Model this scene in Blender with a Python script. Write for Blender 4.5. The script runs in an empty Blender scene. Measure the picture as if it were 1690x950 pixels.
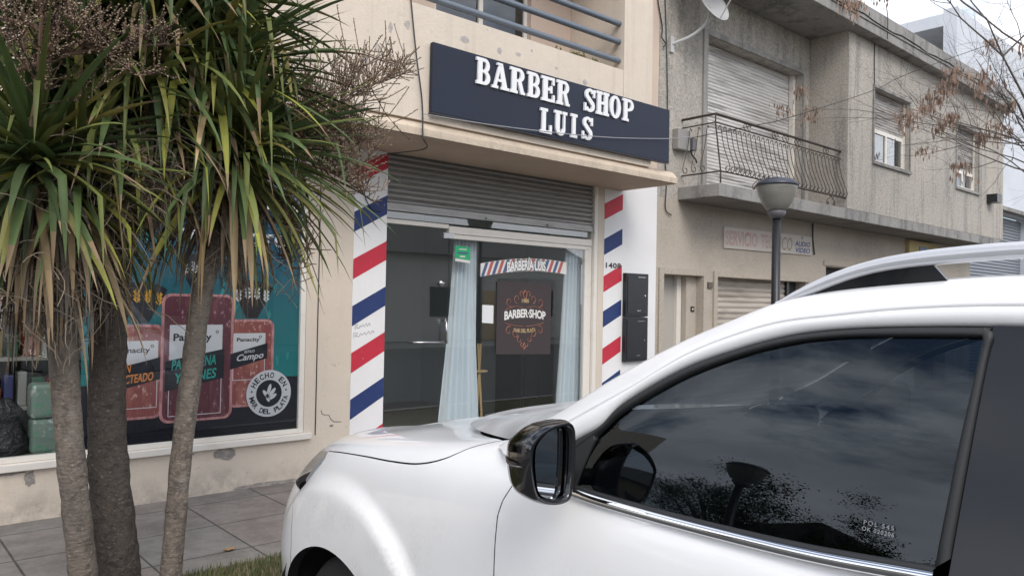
import bpy, math, random
from mathutils import Vector, Matrix
C = bpy.context.scene
COL = C.collection
R = math.radians
# ---------------- camera, sky, sun, exposure ----------------
cam = bpy.data.cameras.new('camera'); camo = bpy.data.objects.new('camera', cam); COL.objects.link(camo)
cam.sensor_width = 36; cam.lens = 36*1275.5/1690; cam.clip_start = .05; cam.clip_end = 2000
rot = Matrix(((0.749445, -0.025721, -0.661567), (-0.661804, -0.000951, -0.749677), (0.018653, 0.999669, -0.017735)))
camo.matrix_world = Matrix.Translation((0, 0, 1.65)) @ rot.to_4x4()
C.camera = camo
W = bpy.data.worlds.new('World'); C.world = W; W.use_nodes = True
nt = W.node_tree; nt.nodes.clear()
def N(nt, t, **k):
    n = nt.nodes.new(t)
    for a, v in k.items(): setattr(n, a, v)
    return n
def wsky():
    L = nt.links.new
    out = N(nt, 'ShaderNodeOutputWorld'); bg = N(nt, 'ShaderNodeBackground')
    sky = N(nt, 'ShaderNodeTexSky', sky_type='NISHITA'); sky.sun_disc = False
    sky.sun_elevation = R(42); sky.sun_rotation = R(SUNROT)
    tc = N(nt, 'ShaderNodeTexCoord'); mp = N(nt, 'ShaderNodeMapping'); mp.inputs['Scale'].default_value = (1, 1, 2.6)
    mp.inputs['Location'].default_value = (3.1, 1.7, .4)
    n1 = N(nt, 'ShaderNodeTexNoise'); n1.inputs['Scale'].default_value = 1.7; n1.inputs['Detail'].default_value = 7; n1.inputs['Roughness'].default_value = .62
    r1 = N(nt, 'ShaderNodeValToRGB'); r1.color_ramp.elements[0].position = .40; r1.color_ramp.elements[1].position = .52
    n2 = N(nt, 'ShaderNodeTexNoise'); n2.inputs['Scale'].default_value = 2.6; n2.inputs['Detail'].default_value = 6
    r2 = N(nt, 'ShaderNodeValToRGB'); r2.color_ramp.elements[0].position = .33; r2.color_ramp.elements[1].position = .66
    r2.color_ramp.elements[0].color = (6.2, 6.4, 7.0, 1); r2.color_ramp.elements[1].color = (13.5, 13.6, 14, 1)
    mx = N(nt, 'ShaderNodeMix', data_type='RGBA')
    L(tc.outputs['Generated'], mp.inputs['Vector']); L(mp.outputs[0], n1.inputs['Vector']); L(mp.outputs[0], n2.inputs['Vector'])
    L(n1.outputs['Fac'], r1.inputs[0]); L(n2.outputs['Fac'], r2.inputs[0])
    L(r1.outputs[0], mx.inputs[0]); L(sky.outputs[0], mx.inputs[6]); L(r2.outputs[0], mx.inputs[7])
    L(mx.outputs[2], bg.inputs['Color']); bg.inputs['Strength'].default_value = .1
    L(bg.outputs[0], out.inputs['Surface'])
SUNROT = 205.0
wsky()
sl = bpy.data.lights.new('sun', 'SUN'); sl.energy = 1.1; sl.angle = R(28); sl.color = (1, .95, .88)
so = bpy.data.objects.new('sun', sl); COL.objects.link(so)
# sky rotation measured clockwise from +Y: direction to the sun
el = R(42); az = R(SUNROT); sd = Vector((math.sin(az)*math.cos(el), math.cos(az)*math.cos(el), math.sin(el)))
so.rotation_euler = sd.to_track_quat('Z', 'Y').to_euler()
C.view_settings.view_transform = 'Standard'; C.view_settings.look = 'None'; C.view_settings.exposure = 0.74; C.view_settings.gamma = 1
C.render.engine = 'CYCLES'
C.cycles.max_bounces = 8; C.cycles.transparent_max_bounces = 12
# ---------------- helpers ----------------
def tag(o, label=None, cat=None, group=None, kind=None):
    if label: o['label'] = label
    if cat: o['category'] = cat
    if group: o['group'] = group
    if kind: o['kind'] = kind
    return o
def thing(name, loc, label, cat, group=None):
    o = bpy.data.objects.new(name, None); COL.objects.link(o); o.location = loc; o.empty_display_size = .1
    o['_o'] = tuple(loc)
    return tag(o, label, cat, group)
class MB:
    def __init__(s): s.v = []; s.f = []; s.c = []; s.m = []; s.col = None; s.mi = 0
    def face(s, ids): s.f.append(tuple(ids)); s.c.append(s.col or (1, 1, 1)); s.m.append(s.mi)
    def poly(s, pts):
        b = len(s.v); s.v += [tuple(p) for p in pts]; s.face(range(b, b+len(pts)))
    def box(s, x0, x1, y0, y1, z0, z1):
        b = len(s.v)
        s.v += [(x, y, z) for z in (z0, z1) for y in (y0, y1) for x in (x0, x1)]
        for q in ((0, 2, 3, 1), (4, 5, 7, 6), (0, 1, 5, 4), (1, 3, 7, 5), (3, 2, 6, 7), (2, 0, 4, 6)): s.face([b+i for i in q])
    def prism(s, pts, y0, y1):          # polygon in XZ, extruded in Y (y0 the street side)
        n = len(pts); b = len(s.v)
        s.v += [(x, y0, z) for x, z in pts]+[(x, y1, z) for x, z in pts]
        s.face(range(b, b+n)); s.face(range(b+2*n-1, b+n-1, -1))
        for i in range(n): j = (i+1) % n; s.face((b+i, b+n+i, b+n+j, b+j))
    def prismx(s, pts, x0, x1):         # polygon in YZ, extruded in X
        n = len(pts); b = len(s.v)
        s.v += [(x0, y, z) for y, z in pts]+[(x1, y, z) for y, z in pts]
        s.face(range(b, b+n)); s.face(range(b+2*n-1, b+n-1, -1))
        for i in range(n): j = (i+1) % n; s.face((b+i, b+n+i, b+n+j, b+j))
    def prismz(s, pts, z0, z1):
        n = len(pts); b = len(s.v)
        s.v += [(x, y, z0) for x, y in pts]+[(x, y, z1) for x, y in pts]
        s.face(range(b+n-1, b-1, -1)); s.face(range(b+n, b+2*n))
        for i in range(n): j = (i+1) % n; s.face((b+i, b+j, b+n+j, b+n+i))
    def tube(s, pts, r, n=6, cap=True, flat=None):
        P = [Vector(p) for p in pts]; m = len(P)
        rr = r if isinstance(r, (list, tuple)) else [r]*m
        b = len(s.v); up = None
        for i, p in enumerate(P):
            t = (P[min(i+1, m-1)]-P[max(i-1, 0)])
            if t.length < 1e-9: t = Vector((0, 0, 1))
            t.normalize()
            if up is None: up = Vector((0, 0, 1)) if abs(t.z) < .9 else Vector((1, 0, 0))
            a = t.cross(up)
            if a.length < 1e-6: a = t.cross(Vector((0, 1, .1)))
            a.normalize(); c = a.cross(t).normalized(); up = c
            for k in range(n):
                th = 2*math.pi*k/n
                s.v.append(tuple(p+a*(math.cos(th)*rr[i])+c*(math.sin(th)*rr[i])))
        for i in range(m-1):
            for k in range(n):
                k2 = (k+1) % n
                s.face((b+i*n+k, b+i*n+k2, b+(i+1)*n+k2, b+(i+1)*n+k))
        if cap: s.face([b+n-1-k for k in range(n)]); s.face([b+(m-1)*n+k for k in range(n)])
    def lathe(s, prof, cx, cy, n=24, cap=True):   # prof: (r, z)
        b = len(s.v); m = len(prof)
        for r, z in prof:
            for k in range(n): th = 2*math.pi*k/n; s.v.append((cx+r*math.cos(th), cy+r*math.sin(th), z))
        for i in range(m-1):
            for k in range(n): k2 = (k+1) % n; s.face((b+i*n+k, b+i*n+k2, b+(i+1)*n+k2, b+(i+1)*n+k))
        if cap: s.face([b+n-1-k for k in range(n)]); s.face([b+(m-1)*n+k for k in range(n)])
    def grid(s, rows, closed=False):
        b = len(s.v); n = len(rows[0])
        for r in rows: s.v += [tuple(p) for p in r]
        for i in range(len(rows)-1):
            for k in range(n-1): s.face((b+i*n+k, b+i*n+k+1, b+(i+1)*n+k+1, b+(i+1)*n+k))
    def wall(s, x0, x1, z0, z1, y0, y1, holes=()):   # slab in XZ between y0 (street) and y1 with rectangular holes
        xs = sorted({x0, x1, *[h[0] for h in holes], *[h[1] for h in holes]}); zs = sorted({z0, z1, *[h[2] for h in holes], *[h[3] for h in holes]})
        xs = [x for x in xs if x0 <= x <= x1]; zs = [z for z in zs if z0 <= z <= z1]
        def hole(x, z): return any(h[0] < x < h[1] and h[2] < z < h[3] for h in holes) or not (x0 < x < x1 and z0 < z < z1)
        for i in range(len(xs)-1):
            for j in range(len(zs)-1):
                a, b_, c, d = xs[i], xs[i+1], zs[j], zs[j+1]; mx, mz = (a+b_)/2, (c+d)/2
                if hole(mx, mz): continue
                s.poly([(a, y0, c), (b_, y0, c), (b_, y0, d), (a, y0, d)]); s.poly([(a, y1, d), (b_, y1, d), (b_, y1, c), (a, y1, c)])
                e = 1e-4
                if hole(a-e, mz): s.poly([(a, y1, c), (a, y0, c), (a, y0, d), (a, y1, d)])
                if hole(b_+e, mz): s.poly([(b_, y0, c), (b_, y1, c), (b_, y1, d), (b_, y0, d)])
                if hole(mx, c-e): s.poly([(a, y1, c), (b_, y1, c), (b_, y0, c), (a, y0, c)])
                if hole(mx, d+e): s.poly([(a, y0, d), (b_, y0, d), (b_, y1, d), (a, y1, d)])
    def build(s, name, mat, parent=None, smooth=False, bevel=0, recalc=False, kind=None, label=None, weld=False, auto=None):
        me = bpy.data.meshes.new(name)
        if parent is not None: o0 = parent['_o']
        else:
            xs = [v[0] for v in s.v]; ys = [v[1] for v in s.v]; zs = [v[2] for v in s.v]
            o0 = ((min(xs)+max(xs))/2, (min(ys)+max(ys))/2, min(zs))
        me.from_pydata([(v[0]-o0[0], v[1]-o0[1], v[2]-o0[2]) for v in s.v], [], s.f)
        ms = mat if isinstance(mat, (list, tuple)) else [mat]
        for m in ms: me.materials.append(m)
        if len(ms) > 1: me.polygons.foreach_set('material_index', s.m)
        if any(c != (1, 1, 1) for c in s.c):
            at = me.color_attributes.new('col', 'FLOAT_COLOR', 'CORNER'); buf = []
            for p, c in zip(me.polygons, s.c): buf += [c[0], c[1], c[2], 1]*p.loop_total
            at.data.foreach_set('color', buf)
        if recalc or weld or auto:
            import bmesh
            bm = bmesh.new(); bm.from_mesh(me)
            if weld: bmesh.ops.remove_doubles(bm, verts=bm.verts, dist=1e-5)
            if recalc: bmesh.ops.recalc_face_normals(bm, faces=bm.faces)
            if auto:
                for e in bm.edges:
                    if len(e.link_faces) == 2 and e.calc_face_angle(0) > auto: e.smooth = False
            bm.to_mesh(me); bm.free()
        if smooth or auto:
            for p in me.polygons: p.use_smooth = True
        me.validate()
        o = bpy.data.objects.new(name, me); COL.objects.link(o)
        if parent is None: o.location = o0
        else: o.parent = parent
        o['_o'] = tuple(o0)
        if bevel:
            md = o.modifiers.new('bevel', 'BEVEL'); md.width = bevel; md.segments = 2; md.limit_method = 'ANGLE'; md.angle_limit = R(40)
        if kind: o['kind'] = kind
        if label: o['label'] = label
        return o
def copy_thing(src, delta, label=None):
    c = src.copy(); COL.objects.link(c); c.location = Vector(src.location)+Vector(delta)
    if label: c['label'] = label
    for ch in list(src.children):
        d = ch.copy(); COL.objects.link(d); d.parent = c
        for g in list(ch.children): e = g.copy(); COL.objects.link(e); e.parent = d
    return c
def cr(pts, n):                        # catmull-rom through points, n samples
    P = [tuple(p) for p in pts]; m = len(P)-1; k = len(P[0])
    E_ = [tuple(2*P[0][i]-P[1][i] for i in range(k))]+P+[tuple(2*P[-1][i]-P[-2][i] for i in range(k))]
    out = []
    for q in range(n):
        t = q/(n-1)*m; i = min(int(t), m-1); t -= i
        a, b, c, d = E_[i:i+4]
        out.append(tuple(.5*(2*b[j]+(c[j]-a[j])*t+(2*a[j]-5*b[j]+4*c[j]-d[j])*t*t+(3*b[j]-a[j]-3*c[j]+d[j])*t**3) for j in range(k)))
    return out
# ---- lettering: a font curve turned into mesh pieces, fitted into a box on a plane ----
_tc = {}
def glyphs(body, space=1.0, bold=0.0):
    key = (body, space, bold)
    if key in _tc: return _tc[key]
    cu = bpy.data.curves.new('t', 'FONT'); cu.body = body; cu.size = 1; cu.space_character = space; cu.offset = bold; cu.resolution_u = 3
    o = bpy.data.objects.new('t', cu); COL.objects.link(o)
    me = bpy.data.meshes.new_from_object(o.evaluated_get(bpy.context.evaluated_depsgraph_get()))
    vs = [tuple(v.co) for v in me.vertices]; fs = [tuple(p.vertices) for p in me.polygons]
    bpy.data.objects.remove(o); bpy.data.curves.remove(cu); bpy.data.meshes.remove(me)
    _tc[key] = (vs, fs); return _tc[key]
def text(mb, body, x, z, w, h, y, fn=None, space=1.0, bold=0.0, shear=0.0, slope=0.0, arch=0.0):
    vs, fs = glyphs(body, space, bold)
    x0 = min(v[0] for v in vs); x1 = max(v[0] for v in vs); y0 = min(v[1] for v in vs); y1 = max(v[1] for v in vs)
    b = len(mb.v)
    for v in vs:
        s = (v[0]-x0)/(x1-x0); t = (v[1]-y0)/(y1-y0)
        X = x+s*w+shear*t*h; Z = z+t*h+slope*s*w+arch*4*s*(1-s)
        mb.v.append((X, y, Z) if fn is None else fn(s, t))
    for f in fs: mb.face([b+i for i in f][::-1] if False else [b+i for i in f])
# ---------------- materials ----------------
def mat(name, col, rough=.7, metal=0.0, coat=0.0, layers=(), bump=None, spec=None, attr=False, emis=None, hue=None, bumps=()):
    """layers: (kind, scale(xyz), lo, hi, colour, strength) mixed over the base by a noise/wave in world position"""
    m = bpy.data.materials.new(name); m.use_nodes = True; t = m.node_tree; L = t.links.new
    b = t.nodes['Principled BSDF']; b.inputs['Roughness'].default_value = rough; b.inputs['Metallic'].default_value = metal
    if coat: b.inputs['Coat Weight'].default_value = coat; b.inputs['Coat Roughness'].default_value = .04
    if spec is not None: b.inputs['Specular IOR Level'].default_value = spec
    geo = N(t, 'ShaderNodeNewGeometry')
    def noise(sc, detail=5, rg=.6, off=0):
        mp = N(t, 'ShaderNodeMapping'); mp.inputs['Scale'].default_value = sc if isinstance(sc, tuple) else (sc, sc, sc)
        mp.inputs['Location'].default_value = (off, off*1.7, off*.3)
        n = N(t, 'ShaderNodeTexNoise'); n.inputs['Scale'].default_value = 1; n.inputs['Detail'].default_value = detail; n.inputs['Roughness'].default_value = rg
        L(geo.outputs['Position'], mp.inputs[0]); L(mp.outputs[0], n.inputs['Vector']); return n.outputs['Fac']
    cur = None
    if attr:
        a = N(t, 'ShaderNodeAttribute', attribute_name='col'); cur = a.outputs['Color']
    else:
        rgb = N(t, 'ShaderNodeRGB'); rgb.outputs[0].default_value = (*col, 1); cur = rgb.outputs[0]
    for i, (sc, lo, hi, c, st) in enumerate(layers):
        f = noise(sc, off=i*7.3+1); r = N(t, 'ShaderNodeMapRange'); r.inputs[1].default_value = lo; r.inputs[2].default_value = hi; r.inputs[4].default_value = st
        L(f, r.inputs[0]); mx = N(t, 'ShaderNodeMix', data_type='RGBA'); L(r.outputs[0], mx.inputs[0]); L(cur, mx.inputs[6]); mx.inputs[7].default_value = (*c, 1); cur = mx.outputs[2]
    L(cur, b.inputs['Base Color'])
    bl = ([bump] if bump else [])+list(bumps)
    prev = None
    for k, (sc, st, dist) in enumerate(bl):
        bn = N(t, 'ShaderNodeBump'); bn.inputs['Strength'].default_value = st; bn.inputs['Distance'].default_value = dist
        L(noise(sc, 4, .6, 3+k*5), bn.inputs['Height'])
        if prev: L(prev, bn.inputs['Normal'])
        prev = bn.outputs[0]
    if prev: L(prev, b.inputs['Normal'])
    if emis: b.inputs['Emission Color'].default_value = (*emis[0], 1); b.inputs['Emission Strength'].default_value = emis[1]
    return m
def glass(name, tint, rough=0.0, ior=1.5, boost=1.0, sky_veil=0.0, gcol=(.95, .97, 1)):
    m = bpy.data.materials.new(name); m.use_nodes = True; t = m.node_tree; t.nodes.clear(); L = t.links.new
    o = N(t, 'ShaderNodeOutputMaterial'); tr = N(t, 'ShaderNodeBsdfTransparent'); tr.inputs[0].default_value = (*tint, 1)
    gl = N(t, 'ShaderNodeBsdfGlossy'); gl.inputs['Roughness'].default_value = rough; gl.inputs[0].default_value = (*gcol, 1)
    lw = N(t, 'ShaderNodeLayerWeight'); lw.inputs[0].default_value = .5
    pw = N(t, 'ShaderNodeMath', operation='POWER'); pw.inputs[1].default_value = 5; L(lw.outputs['Facing'], pw.inputs[0])
    fr = N(t, 'ShaderNodeMath', operation='MULTIPLY_ADD'); fr.inputs[1].default_value = .96; fr.inputs[2].default_value = .04; L(pw.outputs[0], fr.inputs[0])
    mu = N(t, 'ShaderNodeMath', operation='MULTIPLY'); mu.inputs[1].default_value = boost; mu.use_clamp = True
    mx = N(t, 'ShaderNodeMixShader'); L(fr.outputs[0], mu.inputs[0]); L(mu.outputs[0], mx.inputs[0]); L(tr.outputs[0], mx.inputs[1]); L(gl.outputs[0], mx.inputs[2])
    cur = mx.outputs[0]
    if sky_veil:  # pale grey diffuse painted over the glass in place of reflected sky
        df = N(t, 'ShaderNodeBsdfDiffuse'); df.inputs[0].default_value = (.47, .475, .48, 1); m2 = N(t, 'ShaderNodeMixShader')
        g = N(t, 'ShaderNodeNewGeometry'); n = N(t, 'ShaderNodeTexNoise'); n.inputs['Scale'].default_value = 3; n.inputs['Detail'].default_value = 5
        r = N(t, 'ShaderNodeMapRange'); r.inputs[1].default_value = .10; r.inputs[2].default_value = .60; r.inputs[4].default_value = sky_veil
        L(g.outputs['Position'], n.inputs['Vector']); L(n.outputs['Fac'], r.inputs[0]); L(r.outputs[0], m2.inputs[0]); L(cur, m2.inputs[1]); L(df.outputs[0], m2.inputs[2]); cur = m2.outputs[0]
    L(cur, o.inputs['Surface']); return m
def hexc(h, k=1.0):
    f = lambda x: (x/12.92 if x <= .04045 else ((x+.055)/1.055)**2.4)*k
    return tuple(f(int(h[i:i+2], 16)/255) for i in (0, 2, 4))
CREAM = mat('cream_render', (.66, .575, .48), .85, layers=[((9, 9, .35), .56, .74, (.44, .38, .32), .40), ((1.1, 1.1, .8), .5, .7, (.60, .53, .45), .6), ((.8, .8, .8), .45, .7, (.60, .52, .43), .5), ((6, 6, 1.2), .55, .75, (.52, .46, .39), .35), ((14, 14, 14), .66, .72, (.42, .37, .33), .6), ((2.5, 2.5, 2.5), .70, .72, (.36, .34, .33), .5)], bumps=[(60, .3, .01), (7, .35, .02)])
def grime(m, z0, z1, col, st, sc=(7, 2.2)):
    t = m.node_tree; L = t.links.new; b = t.nodes['Principled BSDF']; src = b.inputs['Base Color'].links[0].from_socket
    g = N(t, 'ShaderNodeNewGeometry'); s = N(t, 'ShaderNodeSeparateXYZ'); L(g.outputs['Position'], s.inputs[0])
    n = N(t, 'ShaderNodeTexNoise'); n.inputs['Scale'].default_value = sc[0]; n.inputs['Detail'].default_value = 8; n.inputs['Roughness'].default_value = .7; L(g.outputs['Position'], n.inputs['Vector'])
    n2 = N(t, 'ShaderNodeTexNoise'); n2.inputs['Scale'].default_value = sc[1]; n2.inputs['Detail'].default_value = 4; L(g.outputs['Position'], n2.inputs['Vector'])
    a = N(t, 'ShaderNodeMath', operation='MULTIPLY_ADD'); L(n2.outputs['Fac'], a.inputs[0]); a.inputs[1].default_value = -(abs(z1-z0))*1.6*(1 if z0 < z1 else -1); L(s.outputs['Z'], a.inputs[2])
    r = N(t, 'ShaderNodeMapRange'); r.inputs[1].default_value = z1-abs(z1-z0)*.8*(1 if z0 < z1 else -1); r.inputs[2].default_value = z0-abs(z1-z0)*.8*(1 if z0 < z1 else -1); L(a.outputs[0], r.inputs[0])
    q = N(t, 'ShaderNodeMapRange'); q.inputs[1].default_value = .38; q.inputs[2].default_value = .62; L(n.outputs['Fac'], q.inputs[0])
    m1 = N(t, 'ShaderNodeMath', operation='MULTIPLY'); L(r.outputs[0], m1.inputs[0]); L(q.outputs[0], m1.inputs[1])
    m2 = N(t, 'ShaderNodeMath', operation='MULTIPLY'); L(m1.outputs[0], m2.inputs[0]); m2.inputs[1].default_value = st
    mx = N(t, 'ShaderNodeMix', data_type='RGBA'); L(m2.outputs[0], mx.inputs[0]); L(src, mx.inputs[6]); mx.inputs[7].default_value = (*col, 1); L(mx.outputs[2], b.inputs['Base Color'])
grime(CREAM, 0.0, .22, (.30, .26, .22), .75)
CREAM2 = mat('cream_plinth', (.68, .57, .46), .85, layers=[((1.2, 1.2, 1.2), .45, .7, (.58, .49, .40), .6), ((7, 7, 4), .6, .75, (.48, .40, .33), .5), ((22, 22, 22), .66, .74, (.75, .68, .60), .5)], bumps=[(40, .35, .01), (5, .3, .02)])
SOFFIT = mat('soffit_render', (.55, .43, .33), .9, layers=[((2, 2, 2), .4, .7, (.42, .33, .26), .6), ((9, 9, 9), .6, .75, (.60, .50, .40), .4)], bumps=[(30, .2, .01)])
SLABEDGE = mat('stained_slab_edge', (.60, .50, .39), .9, layers=[((7, 7, 1.0), .52, .72, (.30, .25, .20), .45), ((22, 22, 1.0), .60, .75, (.22, .19, .16), .5), ((3, 3, 3), .45, .7, (.5, .42, .34), .6)], bumps=[(50, .4, .01)])
grime(SLABEDGE, 3.06, 3.18, (.20, .17, .14), .6, (14, 5))
WHITEP = mat('white_wall_paint', (.80, .79, .79), .6, layers=[((30, 30, 2), .6, .75, (.62, .60, .57), .3), ((2, 2, 2), .45, .75, (.72, .70, .68), .6)], bumps=[(40, .08, .01)])
GREY = mat('grey_rough_render', (.47, .43, .38), .95, layers=[((.5, .5, .5), .40, .62, (.36, .34, .31), .8), ((5, 5, .5), .48, .68, (.20, .195, .185), .8), ((26, 26, 26), .5, .62, (.58, .54, .48), .6), ((45, 45, 45), .54, .63, (.15, .14, .13), .6), ((1.3, 1.3, 1.3), .58, .72, (.46, .41, .34), .6)], bumps=[(90, .8, .012), (25, .5, .02)])
GREYD = mat('weathered_concrete', (.31, .30, .285), .95, layers=[((3, 3, 1), .45, .65, (.11, .11, .11), .8), ((20, 20, 20), .5, .65, (.36, .345, .32), .6), ((8, 8, .8), .55, .7, (.42, .40, .37), .5)], bumps=[(60, .7, .015)])
GREYL = mat('lower_wall_render', (.50, .44, .37), .95, layers=[((.6, .6, .6), .42, .62, (.33, .29, .245), .7), ((30, 30, 30), .48, .62, (.53, .47, .40), .6), ((70, 70, 70), .56, .66, (.20, .18, .16), .5)], bumps=[(90, .9, .012)])
METAL = mat('shutter_steel', (.36, .35, .34), .5, .6, layers=[((4, 4, 20), .5, .7, (.24, .23, .22), .7), ((1, 1, 60), .5, .7, (.45, .44, .42), .5)])
BLACKM = mat('black_enamel', (.02, .022, .026), .35, .2, layers=[((30, 30, 30), .6, .7, (.06, .06, .06), .5)])
WHITEF = mat('white_frame_paint', (.74, .70, .64), .5, layers=[((6, 6, 6), .55, .75, (.6, .55, .48), .5)])
NAVY = mat('navy_sign_face', hexc('0c1426'), .42, spec=.4, layers=[((.35, .35, .35), .45, .6, hexc('101b34'), .8)])
RED = mat('red_stripe_paint', hexc('bf2a3e'), .6, layers=[((3, 3, 3), .5, .7, hexc('a8283a'), .5), ((40, 40, 14), .66, .72, hexc('d8a8ac'), .5)])
BLUE = mat('blue_stripe_paint', hexc('1f3468'), .6, layers=[((3, 3, 3), .5, .75, hexc('2c4070'), .6), ((40, 40, 14), .66, .72, hexc('98a4c0'), .45)])
LETW = mat('white_letter_foam', (.80, .80, .81), .6)
DARK = mat('dark_interior', (.045, .046, .05), .8, layers=[((3, 3, 3), .5, .7, (.075, .075, .075), .5)])
BLACK = mat('matt_black', (.012, .012, .013), .6)
SHOPG = glass('shop_glass', (.955, .97, .965), 0, 1.5, 2.1)
GROCG = glass('grocery_glass', (.96, .975, .97), 0, 1.5, .75)
WING = glass('upper_window_glass', (.35, .38, .42), .02, 1.5, 2.0)
# ---------------- ground ----------------
PAV = bpy.data.materials.new('paving'); PAV.use_nodes = True
def _pav():
    t = PAV.node_tree; L = t.links.new; b = t.nodes['Principled BSDF']; b.inputs['Roughness'].default_value = .85
    g = N(t, 'ShaderNodeNewGeometry'); mp = N(t, 'ShaderNodeMapping'); mp.inputs['Location'].default_value = (-.275, -.015, 0)
    br = N(t, 'ShaderNodeTexBrick'); br.offset = 0; br.squash = 1
    br.inputs['Scale'].default_value = 1; br.inputs['Brick Width'].default_value = .62; br.inputs['Row Height'].default_value = .62
    br.inputs['Mortar Size'].default_value = .008; br.inputs['Mortar Smooth'].default_value = .3; br.inputs['Bias'].default_value = -.2
    br.inputs['Color1'].default_value = (.215, .203, .19, 1); br.inputs['Color2'].default_value = (.255, .215, .20, 1); br.inputs['Mortar'].default_value = (.07, .065, .062, 1)
    L(g.outputs['Position'], mp.inputs[0]); L(mp.outputs[0], br.inputs['Vector'])
    n = N(t, 'ShaderNodeTexNoise'); n.inputs['Scale'].default_value = 3.2; n.inputs['Detail'].default_value = 10; n.inputs['Roughness'].default_value = .78; L(g.outputs['Position'], n.inputs['Vector'])
    r = N(t, 'ShaderNodeMapRange'); r.inputs[1].default_value = .42; r.inputs[2].default_value = .60; r.inputs[4].default_value = .85; L(n.outputs['Fac'], r.inputs[0])
    mx = N(t, 'ShaderNodeMix', data_type='RGBA', blend_type='MULTIPLY'); L(r.outputs[0], mx.inputs[0]); L(br.outputs['Color'], mx.inputs[6]); mx.inputs[7].default_value = (.62, .6, .58, 1)
    n2 = N(t, 'ShaderNodeTexNoise'); n2.inputs['Scale'].default_value = 45; n2.inputs['Detail'].default_value = 3; L(g.outputs['Position'], n2.inputs['Vector'])
    r2 = N(t, 'ShaderNodeMapRange'); r2.inputs[1].default_value = .58; r2.inputs[2].default_value = .68; r2.inputs[4].default_value = .3; L(n2.outputs['Fac'], r2.inputs[0])
    m2 = N(t, 'ShaderNodeMix', data_type='RGBA'); L(r2.outputs[0], m2.inputs[0]); L(mx.outputs[2], m2.inputs[6]); m2.inputs[7].default_value = (.26, .25, .24, 1)
    L(m2.outputs[2], b.inputs['Base Color'])
    bp = N(t, 'ShaderNodeBump'); bp.inputs['Strength'].default_value = .5; bp.inputs['Distance'].default_value = .01; L(br.outputs['Fac'], bp.inputs['Height']); bp.invert = True
    b2 = N(t, 'ShaderNodeBump'); b2.inputs['Strength'].default_value = .4; b2.inputs['Distance'].default_value = .006; L(n2.outputs['Fac'], b2.inputs['Height']); L(bp.outputs[0], b2.inputs['Normal']); L(b2.outputs[0], b.inputs['Normal'])
_pav()
ASPH = mat('asphalt', (.055, .055, .056), .9, layers=[((2, 2, 2), .4, .7, (.08, .078, .075), .6), ((60, 60, 60), .55, .7, (.14, .135, .13), .5)], bumps=[(80, .5, .01)])
EARTH = mat('verge_earth', (.09, .075, .05), .95, layers=[((4, 4, 4), .4, .65, (.05, .07, .02), .8)], bumps=[(25, .5, .02)])
CONC = mat('kerb_concrete', (.28, .27, .25), .9, layers=[((6, 6, 6), .5, .7, (.18, .17, .16), .6)], bumps=[(40, .4, .01)])
def sheet(name, x0, x1, y0, y1, z, m, kind='structure'):
    b = MB(); b.poly([(x0, y0, z), (x1, y0, z), (x1, y1, z), (x0, y1, z)]); o = b.build(name, m); o['kind'] = kind; return o
sheet('ground', -900, 900, -900, 900, -.17, EARTH)
sheet('road', -300, 300, -9.0, 3.2, -.15, ASPH)
b = MB(); b.box(-60, 60, 4.72, 12, -.16, 0); b.build('sidewalk', PAV)['kind'] = 'structure'
b = MB(); b.box(-60, 60, 3.2, 3.34, -.16, .0); b.build('kerb', CONC)['kind'] = 'structure'
b = MB(); b.box(-60, 60, 3.34, 4.72, -.16, -.01); b.build('verge', EARTH)['kind'] = 'structure'
b = MB(); b.box(-60, 60, -12, -9.14, -.16, .0); b.build('far_sidewalk', CONC)['kind'] = 'structure'
b = MB(); b.box(-60, 60, -9.14, -9.0, -.16, .0); b.build('far_kerb', CONC)['kind'] = 'structure'
# grass
GRASS = mat('grass_blades', (1, 1, 1), .7, attr=True)
rnd = random.Random(5); b = MB()
for i in range(26000):
    x = rnd.uniform(.2, 3.6) if i < 20000 else rnd.uniform(-6, 12); y = rnd.uniform(3.38, 4.735)
    h = rnd.uniform(.015, .05); a = rnd.uniform(0, 6.28); w = .0035; lx, ly = rnd.uniform(-.02, .02), rnd.uniform(-.02, .02)
    k = rnd.random(); b.col = (.09+.05*k, .105+.04*k, .04) if k < .62 else (.24, .195, .11)
    if rnd.random() < .25: b.col = (.04, .07, .02)
    b.poly([(x-w*math.cos(a), y-w*math.sin(a), -.012), (x+w*math.cos(a), y+w*math.sin(a), -.012), (x+lx, y+ly, h)])
tag(b.build('grass', GRASS), 'short patchy green grass on the verge by the palm trunks', 'grass', kind='stuff')
LEAFB = mat('fallen_leaf_brown', (.30, .19, .09), .8, bumps=[(60, .4, .01)])
def fallen(x, y, s, a, label):
    q = MB(); pts = []
    for k in range(14):
        th = 2*math.pi*k/14; r = s*(1 if k % 2 else .72)*(1+.35*math.cos(th)); pts.append((r*math.cos(th), r*.55*math.sin(th)))
    vs = [(x+p*math.cos(a)-q2*math.sin(a), y+p*math.sin(a)+q2*math.cos(a), .006+.012*abs(math.sin(i*1.3))) for i, (p, q2) in enumerate(pts)]
    c = len(q.v); q.v += vs+[(x, y, .004)]
    for i in range(14): q.face((i, (i+1) % 14, 14))
    tag(q.build('fallen_leaf', LEAFB), label, 'leaf', 'dry leaves on the pavement')
fallen(1.98, 4.98, .05, .3, 'larger tan dry leaf on the pavement near the verge edge')
fallen(2.72, 5.45, .035, 1.0, 'small orange-brown leaf on the pavement closer to the plinth')
fallen(2.35, 4.86, .018, 2.0, 'tiny dry leaf scrap on the pavement right at the grass edge')
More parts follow.
